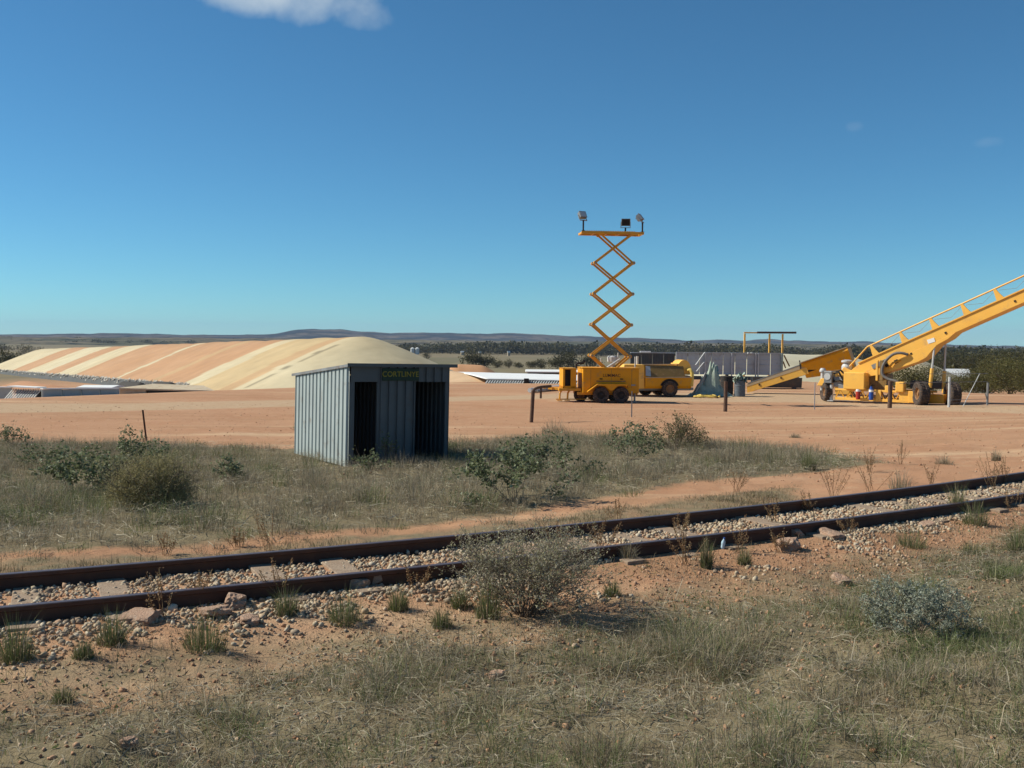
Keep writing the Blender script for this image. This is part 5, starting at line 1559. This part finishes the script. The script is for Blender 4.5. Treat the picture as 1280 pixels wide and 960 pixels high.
def grasses():
    dA = lambda x, y: np.clip(.25 + 1.5 * fbm(x * .45, y * .45, 101, 3) - .35, .12, 1)
    clumps('dry_grass_bank', GRASS_A, 7600, 58, .14, .46, .0048, .21, DRYG + DRY[:3], 'grey brown dry grass growing around the shelter', dA, 1.05, .35, GRN, .2)
    clumps('dry_grass_verge', VERGE, 7500, 24, .03, .15, .005, .13, DRY + [(.16, .15, .07), (.13, .13, .06)], 'short thin dry grass between dirt track and rails', lambda x, y: np.clip(2.2 * fbm(x * .9, y * .9, 103, 3) - .6, .05, 1), .8, .15)
    dB = lambda x, y: np.clip(3.4 * fbm(x * 1.5, y * 1.5, 105, 3) - 1.15, .05, 1) * np.clip(.45 + .35 * (x + 2.2), .3, 1)
    clumps('dry_grass_foreground', GRASS_B, 15000, 46, .04, .27, .0032, .13, DRYG + DRY, 'matted grey brown dry grass in the foreground', dB, 1.25, .25, GRN, .5, 1.5)
    # long bleached stalks lying about
    x, y, d = scatter_poly(GRASS_B, 900, .3); n = len(x)
    P = np.stack([x, y, T(x, y) + .02], 1)
    V, F, C = blades(P, rng.uniform(.10, .34, n), np.full(n, .0045), np.abs(rng.normal(.9, .7, n)), pick([(.46, .38, .26), (.52, .45, .33), (.40, .33, .22)], n))
    tagit(mesh_np('bleached_stalks', V, F, M['grass'], C), 'pale bleached stalks lying across the foreground grass', None, None, 'stuff')
    # matted straw lying flat under the standing grass
    def straw(name, Pg, n0, l0, l1, w_, lab, hz):
        x, y, d = scatter_poly(Pg, n0, .3); k = (np.hypot(x, y) < 40) & (np.abs(np.arctan2(x, y)) < R_(33)) & (rng.uniform(0, 1, len(x)) < np.clip(2.4 * fbm(x * .7, y * .7, 131, 3) - .55, .15, 1)); x, y = x[k], y[k]; n = len(x)
        A = np.stack([x, y, T(x, y) + rng.uniform(.003, hz, n)], 1); a = rng.uniform(0, 2 * PI, n); L = rng.uniform(l0, l1, n)
        B = A + np.stack([np.cos(a) * L, np.sin(a) * L, rng.normal(0, .18, n) * L], 1); Mi = (A + B) / 2 + rng.normal(0, .12, (n, 3)) * L[:, None]; Mi[:, 2] = np.maximum(Mi[:, 2], A[:, 2] - .02)
        s = np.stack([-np.sin(a), np.cos(a), np.zeros(n)], 1) * w_ / 2; s[:, 2] = w_ * rng.uniform(-.3, .5, n)
        V = np.stack([A - s, A + s, Mi - s, Mi + s, B], 1); F = np.array([(0, 1, 3), (0, 3, 2), (2, 3, 4)])[None] + (np.arange(n) * 5)[:, None, None]
        tint = pick([(.35, .305, .22), (.40, .35, .26), (.28, .245, .175), (.36, .32, .24), (.29, .275, .17)], n, .2)
        tagit(mesh_np(name, V.reshape(-1, 3), F.reshape(-1, 3), M['grass'], np.repeat(tint, 5, 0)), lab, None, None, 'stuff')
    straw('matted_straw', GRASS_B, 120000, .05, .17, .0036, 'matted pale straw lying flat in the foreground', .06)
    straw('fallen_straw', GRASS_A, 70000, .08, .26, .0065, 'fallen pale straw in the grass around the shelter', .16)
    # low green ground cover
    x, y, d = scatter_poly(GRASS_B, 52000, .6); g = fbm(x * .9, y * .9, 111, 3) + .12 * sstep(2, 5, x) - .05; k = rng.uniform(0, 1, len(x)) < np.clip((g - .42) * 4, .03, 1); x, y = x[k], y[k]; n = len(x)
    P = np.stack([x, y, T(x, y) + .005], 1)
    V1 = leaves(P, rng.uniform(.02, .05, n), rng.uniform(.008, .018, n), pick(GRN + [(.12, .14, .06), (.10, .12, .05)], n), .5)
    # on bare dirt near the rails
    m = 5200; off = -np.abs(rng.normal(1.2, 1.0, m)); x, y = track_pts(m, ULO - 1, UHI + 2, off); k = fbm(x * 1.1, y * 1.1, 115, 3) > .5; x, y = x[k], y[k]; n = len(x)
    V2 = leaves(np.stack([x, y, T(x, y) + .004], 1), rng.uniform(.02, .05, n), rng.uniform(.008, .02, n), pick(GRN + [(.13, .14, .08)], n), .4)
    V, F, C = cat([V1, V2])
    tagit(mesh_np('ground_cover', V, F, M['leaf'], C), 'low green leafy ground cover among the dry grass', None, None, 'stuff')
    # flat dead litter
    m = 16000; off = -np.abs(rng.normal(1.7, 1.4, m)) - .1; x, y = track_pts(m, ULO - 1, UHI + 2, off); k = fbm(x * 1.4, y * 1.4, 117, 3) > .42; x, y = x[k], y[k]; n = len(x)
    V, F, C = leaves(np.stack([x, y, T(x, y) + .006], 1), rng.uniform(.02, .07, n), rng.uniform(.004, .012, n), pick([(.20, .14, .09), (.26, .20, .13), (.14, .10, .07), (.32, .26, .18)], n, .2), .0)
    tagit(mesh_np('dead_litter', V, F, M['grass'], C), 'brown dead leaf litter scattered on the bare dirt', None, None, 'stuff')
    # thin dead stubble across the bare foreground dirt
    m = 42000; off = -np.abs(rng.normal(1.6, 1.4, m)) - .2; x, y = track_pts(m, ULO - 1, UHI + 2, off); k = fbm(x * 1.6, y * 1.6, 119, 3) > .41; x, y = x[k], y[k]; n = len(x)
    V, F, C = blades(np.stack([x, y, T(x, y)], 1), rng.uniform(.02, .10, n), np.full(n, .004), np.abs(rng.normal(.8, .7, n)), pick(DRY, n))
    tagit(mesh_np('dead_stubble', V, F, M['grass'], C), 'thin dead grass stubble on the bare red dirt', None, None, 'stuff')


def tuft(px, py, hpx, wpx, lab, pal=[(.13, .165, .055), (.155, .18, .07), (.10, .135, .045), (.18, .185, .085)], dry=.3, n=380, grp='green grass tufts beside the track', catn='grass tuft', lean=.45, nm='grass_tuft'):
    c = at_ground(px, py); k = c[1] / FPX
    H, Rr = hpx * k * 1.4, wpx * k / 2 * 1.1
    ra = Rr * .62 * np.sqrt(rng.uniform(0, 1, n)); a = rng.uniform(0, 2 * PI, n)
    P = np.stack([ra * np.cos(a), ra * np.sin(a) * .8, np.full(n, -.015)], 1)
    hh = H * (.25 + .9 * rng.uniform(0, 1, n) ** .8) * (1 - .45 * (ra / (Rr * .5)) ** 2)
    tint = pick(pal, n, .2); m = rng.uniform(0, 1, n) < dry; tint[m] = pick(DRY, int(m.sum()))
    V, F, C = blades(P, hh, np.full(n, max(.0035, .36 * k)), np.abs(rng.normal(0, 1, n)) * 1.35 * lean * min(1.6, Rr / H) * (.4 + 1.6 * ra / (Rr * .5)), tint, a + rng.normal(0, .5, n))
    o = mesh_np(nm, V, F, M['grass'], C); o.location = tuple(c)
    return tagit(o, lab, catn, grp)


def tufts():
    for a in ((20, 826, 48, 62, 'largest dark green grass tuft at the left edge'), (104, 822, 24, 36, 'small green tuft right of the large one at the left edge'), (140, 805, 40, 50, 'greyish grass tuft left of the rusty red stalks'),
              (256, 812, 46, 74, 'broad green grass tuft below the pale slab and near rail'), (358, 768, 34, 42, 'green tuft under rusty stalks close to the near rail'), (432, 778, 38, 62, 'green grass tuft below the two leaning rocks'),
              (498, 762, 28, 34, 'grey green tuft between two others left of the dry bush'), (552, 784, 26, 34, 'low grey green tuft on bare dirt left of the dry bush'), (574, 760, 26, 30, 'small bright tuft touching the left side of the dry bush'),
              (610, 772, 44, 46, 'bright green tuft at the foot of the big dry bush'), (78, 878, 22, 34, 'sparse green tuft low at the left on bare dirt'), (883, 710, 34, 22, 'thin green tuft below rusty stalks beside the near rail'),
              (931, 706, 22, 24, 'small green tuft right of the blue bottle'), (1139, 684, 24, 54, 'wide low green tuft below the rail at right'), (1139, 646, 18, 30, 'green tuft hiding part of the near rail at right'),
              (1195, 640, 34, 30, 'tall green tuft standing against the near rail at right'), (1219, 656, 30, 44, 'grey green tuft beside the ballast near the right edge'), (1272, 690, 30, 40, 'green tuft at the right edge above the grey grass'),
              (1010, 588, 26, 26, 'upright green tuft on the dry grass bank right of centre'), (765, 745, 22, 30, 'thin tuft in the shadow to the right of the dry bush'), (1215, 694, 18, 40, 'low tuft on red dirt near the right edge')):
        tuft(*a)
    for a in ((785, 700, 26, 30, 'pale wispy tuft beside the near rail right of the dry bush'), (1125, 612, 24, 40, 'round dry brown bush tuft beyond the far rail at right'), (1180, 580, 12, 30, 'faint grey tuft on the yard edge at right'), (1245, 576, 14, 16, 'small dark dry tuft near the right edge of the yard'),
              (693, 541, 18, 44, 'flattened grey tuft on the red dirt behind the green weeds'), (994, 547, 6, 18, 'tiny dark green tuft alone on the red yard')):
        tuft(*a, pal=DRYG, dry=.4, n=220, grp='dry grass tufts')


def stalks():
    """rusty brown dock stalks along the rails"""
    spec = [(200, 775, 60, 'rusty red stalks below the near rail left of the pale slab'), (252, 752, 40, 'thin rusty stalk in front of the near rail above the slab'), (349, 745, 46, 'rusty stalks against the near rail left of two rocks'), (208, 694, 26, 'short rusty stalk on the verge beyond the far rail'),
            (300, 684, 24, 'dense rusty stalk beyond the far rail left of centre'), (336, 690, 44, 'taller thin rusty stalk on the dirt track verge'), (522, 738, 32, 'rusty stalk growing beside the near rail'), (774, 655, 34, 'dark rusty stalk standing above the far rail'), (752, 690, 44, 'rusty brown stalks between the rails right of the dry bush'),
            (858, 705, 52, 'rusty stalks left of the blue bottle'), (922, 690, 40, 'rusty stalks right of the blue bottle'), (965, 655, 34, 'rusty stalks in ballast before the far rail'), (975, 690, 30, 'short rusty stalks beside the reddish rocks'), (1087, 618, 42, 'tall thin rusty stalk beyond the far rail'),
            (1041, 622, 36, 'thin rusty stalk beyond the far rail left of the tall one'), (1165, 612, 34, 'rusty stalk beyond the far rail near the dry bush'), (1257, 606, 34, 'brown stalks beyond the far rail at the right edge'), (1240, 612, 44, 'pale brown stalk beside the right edge'), (1265, 638, 28, 'rusty stalks between the rails at the right edge'),
            (1060, 668, 32, 'low rusty stalks along the near rail right of the slab'), (920, 615, 30, 'thin brown stalk on the verge'), (1085, 590, 30, 'brown stalk at the tip of the dry grass bank'), (1125, 580, 30, 'brown stalk on the red yard edge'), (850, 665, 26, 'rusty stalk in the ballast right of centre'), (1010, 640, 26, 'faint rusty stalk against the far rail'), (700, 690, 40, 'rusty stalk at the right of the dry bush')]
    RST = [(.28, .155, .075), (.24, .13, .06), (.33, .215, .11), (.23, .15, .08), (.32, .24, .13)]
    for px, py, hp, lab in spec:
        c = at_ground(px, py); k = c[1] / FPX; H = hp * k
        segs = []; lp = []
        r = random.Random(px)
        for s in range(r.randint(6, 10)):
            x, y = r.uniform(-.05, .05), r.uniform(-.04, .04); lx, ly = r.uniform(-.24, .24), r.uniform(-.2, .2); h = H * r.uniform(.45, 1.12); p = (x, y, -.02)
            for j in range(1, 6):
                q = (x + lx * j / 5 * H * 2, y + ly * j / 5 * H * 2, h * j / 5); segs.append((p, q, .0035, .0025))
                if j > 2:
                    for m in range(14): lp.append([p[i] + (q[i] - p[i]) * r.random() + r.gauss(0, .010) for i in range(3)])
                p = q
        tw = twigs(segs, pick(RST, len(segs))); n = len(lp)
        lv = leaves(np.array(lp), rng.uniform(.010, .024, n), rng.uniform(.006, .012, n), pick(RST, n, .25), .4)
        V, F, C = cat([tw, lv]); o = mesh_np('dock_stalk', V, F, M['leaf'], C); o.location = tuple(c)
        tagit(o, lab, 'weed', 'rusty dock stalks along the rails')


def branchy(r, p, d, L, rad, depth, segs, tips, spread=.6, nseg=3, kids=3):
    p = Vector(p); d = Vector(d).normalized()
    for i in range(nseg):
        d2 = (d + Vector((r.gauss(0, .16), r.gauss(0, .16), r.gauss(0, .10)))).normalized(); q = p + d2 * (L / nseg)
        segs.append((tuple(p), tuple(q), rad * (1 - .25 * i / nseg), rad * (1 - .25 * (i + 1) / nseg)))
        if depth > 0 and i > 0 or depth > 1:
            for k in range(kids if i == nseg - 1 else max(1, kids - 2)):
                nd = (d2 + Vector((r.gauss(0, spread), r.gauss(0, spread), r.gauss(.1, spread * .6)))).normalized()
                branchy(r, q, nd, L * r.uniform(.5, .8), rad * .62, depth - 1, segs, tips, spread, nseg, kids)
        p = q; d = d2
        if depth == 0: tips.append(tuple(p))
    tips.append(tuple(p))


def bush(name, px, py, hpx, wpx, lab, leafpal, twigpal, nst, depth, lsz, leafn, seed, updir=.3, catn='bush', spread=.55, rad=.006, leafw=.5, grp=None, dome=0):
    c = at_ground(px, py); k = c[1] / FPX; H, Wd = hpx * k, wpx * k
    r = random.Random(seed); segs = []; tips = []
    for s in range(nst):
        a = r.uniform(0, 2 * PI); o = r.uniform(.2, 1.0)
        d = Vector((math.cos(a) * o * Wd / H * .75, math.sin(a) * o * Wd / H * .75, r.uniform(.5, 1.1)))
        branchy(r, (math.cos(a) * .04, math.sin(a) * .04, -.02), d, H * r.uniform(.45, .62), rad, depth, segs, tips, spread)
    A = np.array([s[0] for s in segs]); B = np.array([s[1] for s in segs])
    # fit the natural spread to the size the plant has
    hi = np.percentile(B[:, 2], 97); wd = np.percentile(np.abs(B[:, 0]), 95)
    sz = np.array([Wd / 2 / wd, Wd / 2 / wd, H / hi])
    A = A * sz; B = B * sz; A[:, 2] = np.maximum(A[:, 2], -.02); B[:, 2] = np.maximum(B[:, 2], .005)
    segs = [(A[i], B[i], segs[i][2], segs[i][3]) for i in range(len(segs))]
    tp = np.array(tips) * sz
    tp[:, 2] = np.maximum(tp[:, 2], .01)
    root = thing(name, lab, catn, c, 0, grp)
    V, F, C = twigs(segs, pick(twigpal, len(segs), .2)); mesh_np('branches', V, F, M['twig'], C, parent=root)
    if dome:
        u = rng.normal(0, 1, (dome, 3)); u[:, 2] = np.abs(u[:, 2]); u /= np.linalg.norm(u, axis=1)[:, None]
        u *= (1 - .55 * rng.uniform(0, 1, (dome, 1)) ** 1.6) * (.82 + .36 * fbm(u[:, 0] * 3 + 7, u[:, 1] * 3 + u[:, 2] * 2, seed, 3))[:, None]
        tp = np.concatenate([tp[::6], u * np.array([Wd / 2, Wd / 2, H * .95]) + np.array([0, 0, .03])])
    idx = rng.integers(0, len(tp), leafn); P = tp[idx] + rng.normal(0, lsz * .55, (leafn, 3)); P[:, 2] = np.maximum(P[:, 2], .01)
    V, F, C = leaves(P, rng.uniform(.6, 1.3, leafn) * lsz, rng.uniform(.6, 1.2, leafn) * lsz * leafw, pick(leafpal, leafn, .22), updir); mesh_np('foliage', V, F, M['leaf'], C, parent=root)
    return root


def bushes():
    GREY = [(.36, .32, .22), (.41, .365, .27), (.29, .265, .17), (.44, .39, .30)]
    TW = [(.17, .13, .10), (.22, .18, .14), (.13, .10, .075)]
    bush('dry_bush', 655, 769, 103, 158, 'large wispy grey brown bush growing over the near rail', GREY + [(.31, .285, .155), (.28, .265, .135)], TW, 60, 2, .022, 14000, 11, .5, spread=.5, rad=.004, leafw=.4)
    OL = [(.28, .245, .115), (.31, .27, .135), (.23, .205, .095), (.35, .30, .155)]
    bush('olive_bush', 188, 632, 60, 104, 'rounded dense olive brown bush in the dry grass at the left', OL, TW, 34, 2, .045, 26000, 12, .9, spread=.5, rad=.005, leafw=.2, dome=3000)
    SLV = [(.30, .32, .25), (.36, .37, .30), (.25, .27, .20), (.21, .22, .15)]
    bush('silver_saltbush', 1138, 794, 58, 100, 'low silvery grey green saltbush in the foreground grass at right', SLV, TW, 34, 1, .024, 8500, 13, .6, spread=.6, rad=.004, leafw=.45)
    LF = [(.13, .155, .075), (.165, .19, .10), (.10, .125, .055), (.21, .235, .145), (.145, .15, .075)]
    for (px, py, h, w, lab, n, sd) in ((165, 592, 46, 84, 'dark green leafy weed clump above the olive bush', 1500, 21), (95, 622, 52, 105, 'dark green leafy weed clump left of the olive bush', 1700, 22), (150, 618, 44, 60, 'green leafy weed pressed against the left side of the olive bush', 900, 27),
                                   (280, 602, 30, 42, 'small separate leafy weed right of the olive bush', 420, 23), (640, 624, 62, 118, 'big grey green leafy weed clump in front right of the shelter', 1900, 24), (690, 596, 48, 90, 'grey green leafy weed behind and right of the largest clump', 900, 28), (783, 578, 44, 70, 'grey green leafy weed left of the taller bush by the yard', 1100, 25),
                                   (462, 592, 26, 40, 'small leafy weed in front of the shelter doorway', 260, 26), (484, 582, 34, 18, 'single thin leafy weed in front of the shelter panel', 120, 29), (15, 560, 26, 40, 'dark green weed at the left edge below the yard', 500, 30), (55, 585, 30, 50, 'green weed in dry grass near the left edge', 500, 31), (390, 565, 46, 50, 'thin grey weed with pale leaves against the lit shelter wall', 240, 32)):
        bush('leafy_weed', px, py, h, w, lab, LF, TW, 12, 1, .065, n, sd, .25, 'weed', .6, .006, .62, 'leafy weeds in the dry grass')
    bush('upright_bush', 843, 563, 40, 66, 'tall brown green bush standing at the yard edge right of the weeds', [(.14, .125, .055), (.17, .15, .07), (.12, .105, .05)], TW, 20, 2, .075, 1700, 33, .8, 'bush', .4, .007, .35)
    bush('pale_weed', 25, 655, 30, 70, 'pale green low weed at the left edge beside the dirt track', [(.19, .20, .10), (.15, .16, .08)], TW, 14, 1, .03, 900, 34, .6, 'weed', .6, .004, .4)


# ------------------------------------------------------------------ trees
TLF = [(.064, .060, .020), (.075, .069, .024), (.052, .050, .018), (.09, .079, .03), (.068, .056, .022)]


def tree(c, H, Wd, lab, seed, nl=900, pal=TLF, name='gum_tree', grp='trees beyond the yard', trunk_h=.28, lsz=None):
    r = np.random.default_rng(seed)
    root = thing(name, lab, 'tree', c, 0, grp)
    segs = []; tips = []; rr = random.Random(seed)
    th = H * trunk_h
    ns = 1 if trunk_h > .2 else 4
    for s in range(ns):
        b = (rr.uniform(-.1, .1) * Wd * (ns > 1), rr.uniform(-.1, .1) * Wd * (ns > 1), -.15)
        t0 = (b[0] + rr.uniform(-.06, .06) * H, b[1] + rr.uniform(-.06, .06) * H, th)
        segs.append((b, t0, H * .028, H * .02))
        for i in range(6 if ns == 1 else 3):
            a = rr.uniform(0, 2 * PI); o = rr.uniform(.3, .8); d = Vector((math.cos(a) * o, math.sin(a) * o, rr.uniform(.35, 1)))
            branchy(rr, t0, d, (H - th) * rr.uniform(.35, .6), H * .011, 1, segs, tips, .5, 3, 2)
    V, F, C = twigs(segs, pick([(.15, .11, .08), (.11, .085, .06)], len(segs))); mesh_np('trunk', V, F, M['twig'], C, parent=root)
    # crown: uneven leaf clumps
    m = max(7, int(nl / 45)); ce = []
    while len(ce) < m:
        p = r.uniform(-1, 1, 3)
        if (p ** 2).sum() > 1: continue
        ce.append((p[0] * Wd / 2 * .86, p[1] * Wd / 2 * .86, th + (H - th) * (.5 + p[2] * .46) * (.8 + .35 * r.random())))
    ce = np.array(ce); ce[:, 2] = np.minimum(ce[:, 2], H * .95)
    cs = r.uniform(.12, .24, m) * Wd
    k = rng.integers(0, m, nl)
    P = ce[k] + rng.normal(0, 1, (nl, 3)) * (cs[k] * .6)[:, None] * np.array([1, 1, .65]); P[:, 2] = np.maximum(P[:, 2], .05)
    tint = pick(pal, nl, .2) * (1 + rng.uniform(-.25, .25, m)[k])[:, None]
    L = (lsz or Wd * .085)
    V, F, C = leaves(P, rng.uniform(.6, 1.3, nl) * L, rng.uniform(.5, 1.1, nl) * L * .6, tint, .1); mesh_np('crown', V, F, M['leaf'], C, parent=root)
    return root


def woods():
    # individual trees in the middle distance; pixel foot, pixel height, pixel width
    spec = [(592, 458, 14, 26, 400, 'broad olive tree above the orange soil bank'), (607, 460, 15, 20, 400, 'darker tree right of the broad olive tree'), (622, 462, 10, 12, 390, 'dark green round tree beyond the white sheeted wall'), (635, 464, 15, 10, 385, 'taller narrow tree beyond the white sheeted wall'),
            (648, 463, 8, 10, 390, 'small grey tree right of the narrow one'), (664, 462, 10, 12, 385, 'dark small tree beyond the middle of the white wall'), (676, 462, 11, 14, 385, 'rounded olive tree beyond the white wall'), (697, 463, 15, 20, 380, 'large olive tree left of the lighting tower'), (712, 462, 18, 26, 380, 'broad olive tree behind the lighting tower drawbar'),
            (738, 461, 18, 22, 380, 'dark tree behind the foot of the scissor mast'), (533, 446, 5, 8, 700, 'lone small tree on the brown paddock'), (32, 441, 13, 11, 520, 'single thin dark tree at the far left beyond the stockpile'), (6, 457, 16, 26, 300, 'dark green tree cut by the left edge'), (20, 454, 10, 16, 310, 'smaller dark tree beside the one at the left edge')]
    for i, (px, py, h, w, Y, lab) in enumerate(spec):
        b = at_depth(px, py, Y); g = Tz(b[0], Y); k = Y / FPX
        top = at_depth(px, py - h, Y)[2]
        tree((b[0], Y, g), max(top - g, 2.0) * 1.15, w * k * 1.35, lab, 100 + i, 1300, lsz=w * k * .095, trunk_h=.08)
    # scrub on the right, near to far
    GR2 = [(.105, .10, .030), (.12, .11, .036), (.08, .08, .026), (.14, .12, .045)]
    spec = [(1262, 493, 46, 52, 74, 'largest bright olive shrub at the right edge beyond the fence', GR2), (1218, 492, 30, 40, 78, 'olive shrub behind the wire fence', GR2), (1285, 490, 40, 40, 70, 'leafy shrub cut by the right edge', GR2), (1240, 489, 44, 42, 92, 'tall olive shrub behind the wire fence brace', GR2), (1196, 489, 22, 30, 84, 'low shrub behind the right wheel of the stacker', GR2), (1140, 482, 24, 50, 80, 'wide low shrub under the stacker boom', GR2), (1104, 478, 20, 36, 84, 'low shrub behind the stacker engine', GR2), (1160, 484, 28, 34, 82, 'low shrub between the hydraulic cylinders', GR2),
            (1276, 470, 34, 44, 150, 'dark tree at the right edge above the near shrubs', TLF), (1238, 468, 28, 40, 160, 'dark tree right of the white shed roof', TLF), (1212, 462, 22, 30, 190, 'dark tree behind the white shed roof', TLF), (1180, 461, 22, 34, 190, 'dark tree seen between the cylinder rods', TLF), (1255, 458, 20, 40, 260, 'broad dark tree above the shrubs', TLF), (1196, 452, 14, 30, 300, 'far dark tree right of the boom', TLF), (1226, 452, 15, 34, 300, 'far olive tree beyond the white roof', TLF), (1152, 456, 16, 30, 260, 'far dark tree under the boom', TLF), (1280, 452, 16, 36, 320, 'far olive tree at the right edge', TLF), (1045, 466, 30, 26, 150, 'brown dark tree behind the conveyor hood', [(.07, .055, .035), (.09, .07, .045), (.055, .045, .03)])]
    for i, (px, py, h, w, Y, lab, pal) in enumerate(spec):
        b = at_depth(px, py, Y); g = Tz(b[0], Y) ; k = Y / FPX
        top = at_depth(px, py - h, Y)[2]
        tree((b[0], Y, g), max(top - g, 1.5), w * k * 1.15, lab, 200 + i, 5200 if Y < 100 else 2400, pal, 'scrub_tree' if Y < 100 else 'gum_tree', 'scrub and trees at the right', .10 if Y < 100 else .2, w * k * (.045 if Y < 100 else .05))
    # far woodland belts: one mass each
    def belt(name, lab, rows, seed):
        parts = []; r = np.random.default_rng(seed)
        for (px0, px1, Y0, Y1, n, h0, h1) in rows:
            px = r.uniform(px0, px1, n); Y = r.uniform(Y0, Y1, n); X = np.array([(ray(p, 430) * q)[0] for p, q in zip(px, Y)]); Z = T(X, Y); H = r.uniform(h0, h1, n) * (.55 + .9 * fbm(px * .05, Y * .01, seed, 2))
            nearrow = Y1 < 700; kk = 150 if nearrow else 80
            d = r.normal(0, 1, (n, kk, 3)); d /= np.linalg.norm(d, axis=2)[..., None]; d *= r.uniform(.3, 1, (n, kk, 1)) ** .5
            P = np.stack([X, Y, Z + H * .55], 1)[:, None, :] + d * np.stack([H * .85, H * .85, H * .46], 1)[:, None, :]
            tint = np.repeat(pick(TLF, n, .3), kk, 0) * (1 + r.uniform(-.25, .25, (n * kk, 1)))
            L = np.repeat(H, kk) * (r.uniform(.09, .2, n * kk) if nearrow else r.uniform(.13, .26, n * kk)); parts.append(leaves(P.reshape(-1, 3), L, L * .8, tint, .1))
        V, F, C = cat(parts); tagit(mesh_np(name, V, F, M['leaf'], C), lab, None, None, 'stuff')
    belt('woodland_belt', 'dark olive belt of trees across the plain below the hills',
         [(500, 760, 1080, 1250, 330, 6, 12), (740, 1080, 1000, 1300, 420, 7, 13), (1060, 1400, 700, 1250, 620, 6, 12), (1120, 1420, 360, 690, 420, 3.4, 6.2), (1150, 1420, 200, 350, 190, 2.6, 4.6), (1190, 1420, 120, 210, 70, 2.2, 3.6)], 301)
    belt('woodland_edge', 'dark line of trees along the paddocks at the far left',
         [(-120, 250, 1900, 2100, 150, 6, 10), (-120, 60, 1000, 1100, 22, 3, 6), (-100, 420, 2400, 2600, 130, 7, 14)], 302)


def farm_buildings():
    # two silos and pale houses among the far trees
    for (px, lab) in ((515.6, 'left one of two pale grain silos far off above the shelter roof'), (521.5, 'right one of two pale grain silos far off above the shelter roof')):
        Y = 1040; a = at_depth(px, 439.5, Y); g = Tz(a[0], Y); top = at_depth(px, 434.3, Y)[2]
        s = thing('grain_silo', lab, 'silo', (a[0], Y, g), 0, 'silos on the far farm')
        h = top - g
        MB().lathe([(0, 0), (2.1, 0), (2.1, h - 1.0), (0, h - 1.0)], (0, 0, 0), 'z', 20).build('silo_body', M['pale'], s)
        MB().lathe([(2.25, h - 1.0), (.35, h), (0, h)], (0, 0, 0), 'z', 20).build('roof', M['white'], s)
    def house(px, py, w, h, Y, lab, nm='farm_house', ry=.3):
        a = at_depth(px, py, Y); g = Tz(a[0], Y); k = Y / FPX; sc_ = 1.0 if w > 10 else .7; ww, top = w * k * sc_, at_depth(px, py - h, Y)[2]; hh = max((top - g) * sc_, 2.0)
        s = thing(nm, lab, 'building', (a[0], Y, g), ry)
        wh = hh * .68
        b = MB().box((0, 0, wh / 2), (ww, ww * .6, wh)).build('wall', M['beige'], s)
        MB().box((ww * .15, -ww * .3 - .02, wh * .42), (ww * .1, .06, wh * .8)).build('door', M['walldark'], s)
        for q in (-.28, .34): MB().box((ww * q, -ww * .3 - .02, wh * .58), (ww * .12, .06, wh * .35)).build('window', M['walldark'], s)
        o_ = ww * .04
        MB().prismx([(-ww * .3 - o_, wh), (0, hh), (ww * .3 + o_, wh), (ww * .3 + o_, wh - .1), (-ww * .3 - o_, wh - .1)], -ww / 2 - o_, ww / 2 + o_).build('roof', M['white'] if w > 10 else M['roof_red'], s)
    house(600, 440, 4.0, 3.4, 1000, 'small pale farm house among far trees left of the lighting tower')
    house(578, 440.5, 5.5, 4, 1020, 'pale farm house among far trees above the soil bank')
    house(636, 440, 4.5, 4, 1000, 'greyish farm house in far trees near the lighting tower')
    house(1266, 439, 5, 3, 600, 'tiny white roofed farm house in far trees at the right edge')
    house(1237, 448, 3.0, 2.6, 480, 'tiny white house among dark trees at the right')
    a = at_depth(1197, 474, 112); g = Tz(a[0], 112)
    house(1196, 474, 27, 13, 112, 'white roofed beige shed between the stacker wheels and shrubs', 'machinery_shed', -.1)
    # long white roof beyond the sheeted wall
    a = at_depth(660, 465, 90); b = at_depth(790, 467, 90); g = Tz(a[0], 90); t = at_depth(660, 462.3, 90)[2]
    s = thing('long_white_roof_shed', 'long low white roofed bunker just beyond the white sheeted wall', 'building', (a[0], 90, g), 0)
    L = b[0] - a[0]; H = t - g
    MB().box((L / 2, 1.5, (H - .2) / 2), (L, 3, H - .2)).build('wall', M['walldark'], s)
    MB().prismx([(-.2, H - .22), (-.2, H - .14), (1.5, H), (3.2, H - .14), (3.2, H - .22)], -.2, L + .2).build('roof', M['white'], s)


rails(); ballast(); rocks(); grasses(); tufts(); stalks(); bushes(); woods(); farm_buildings()
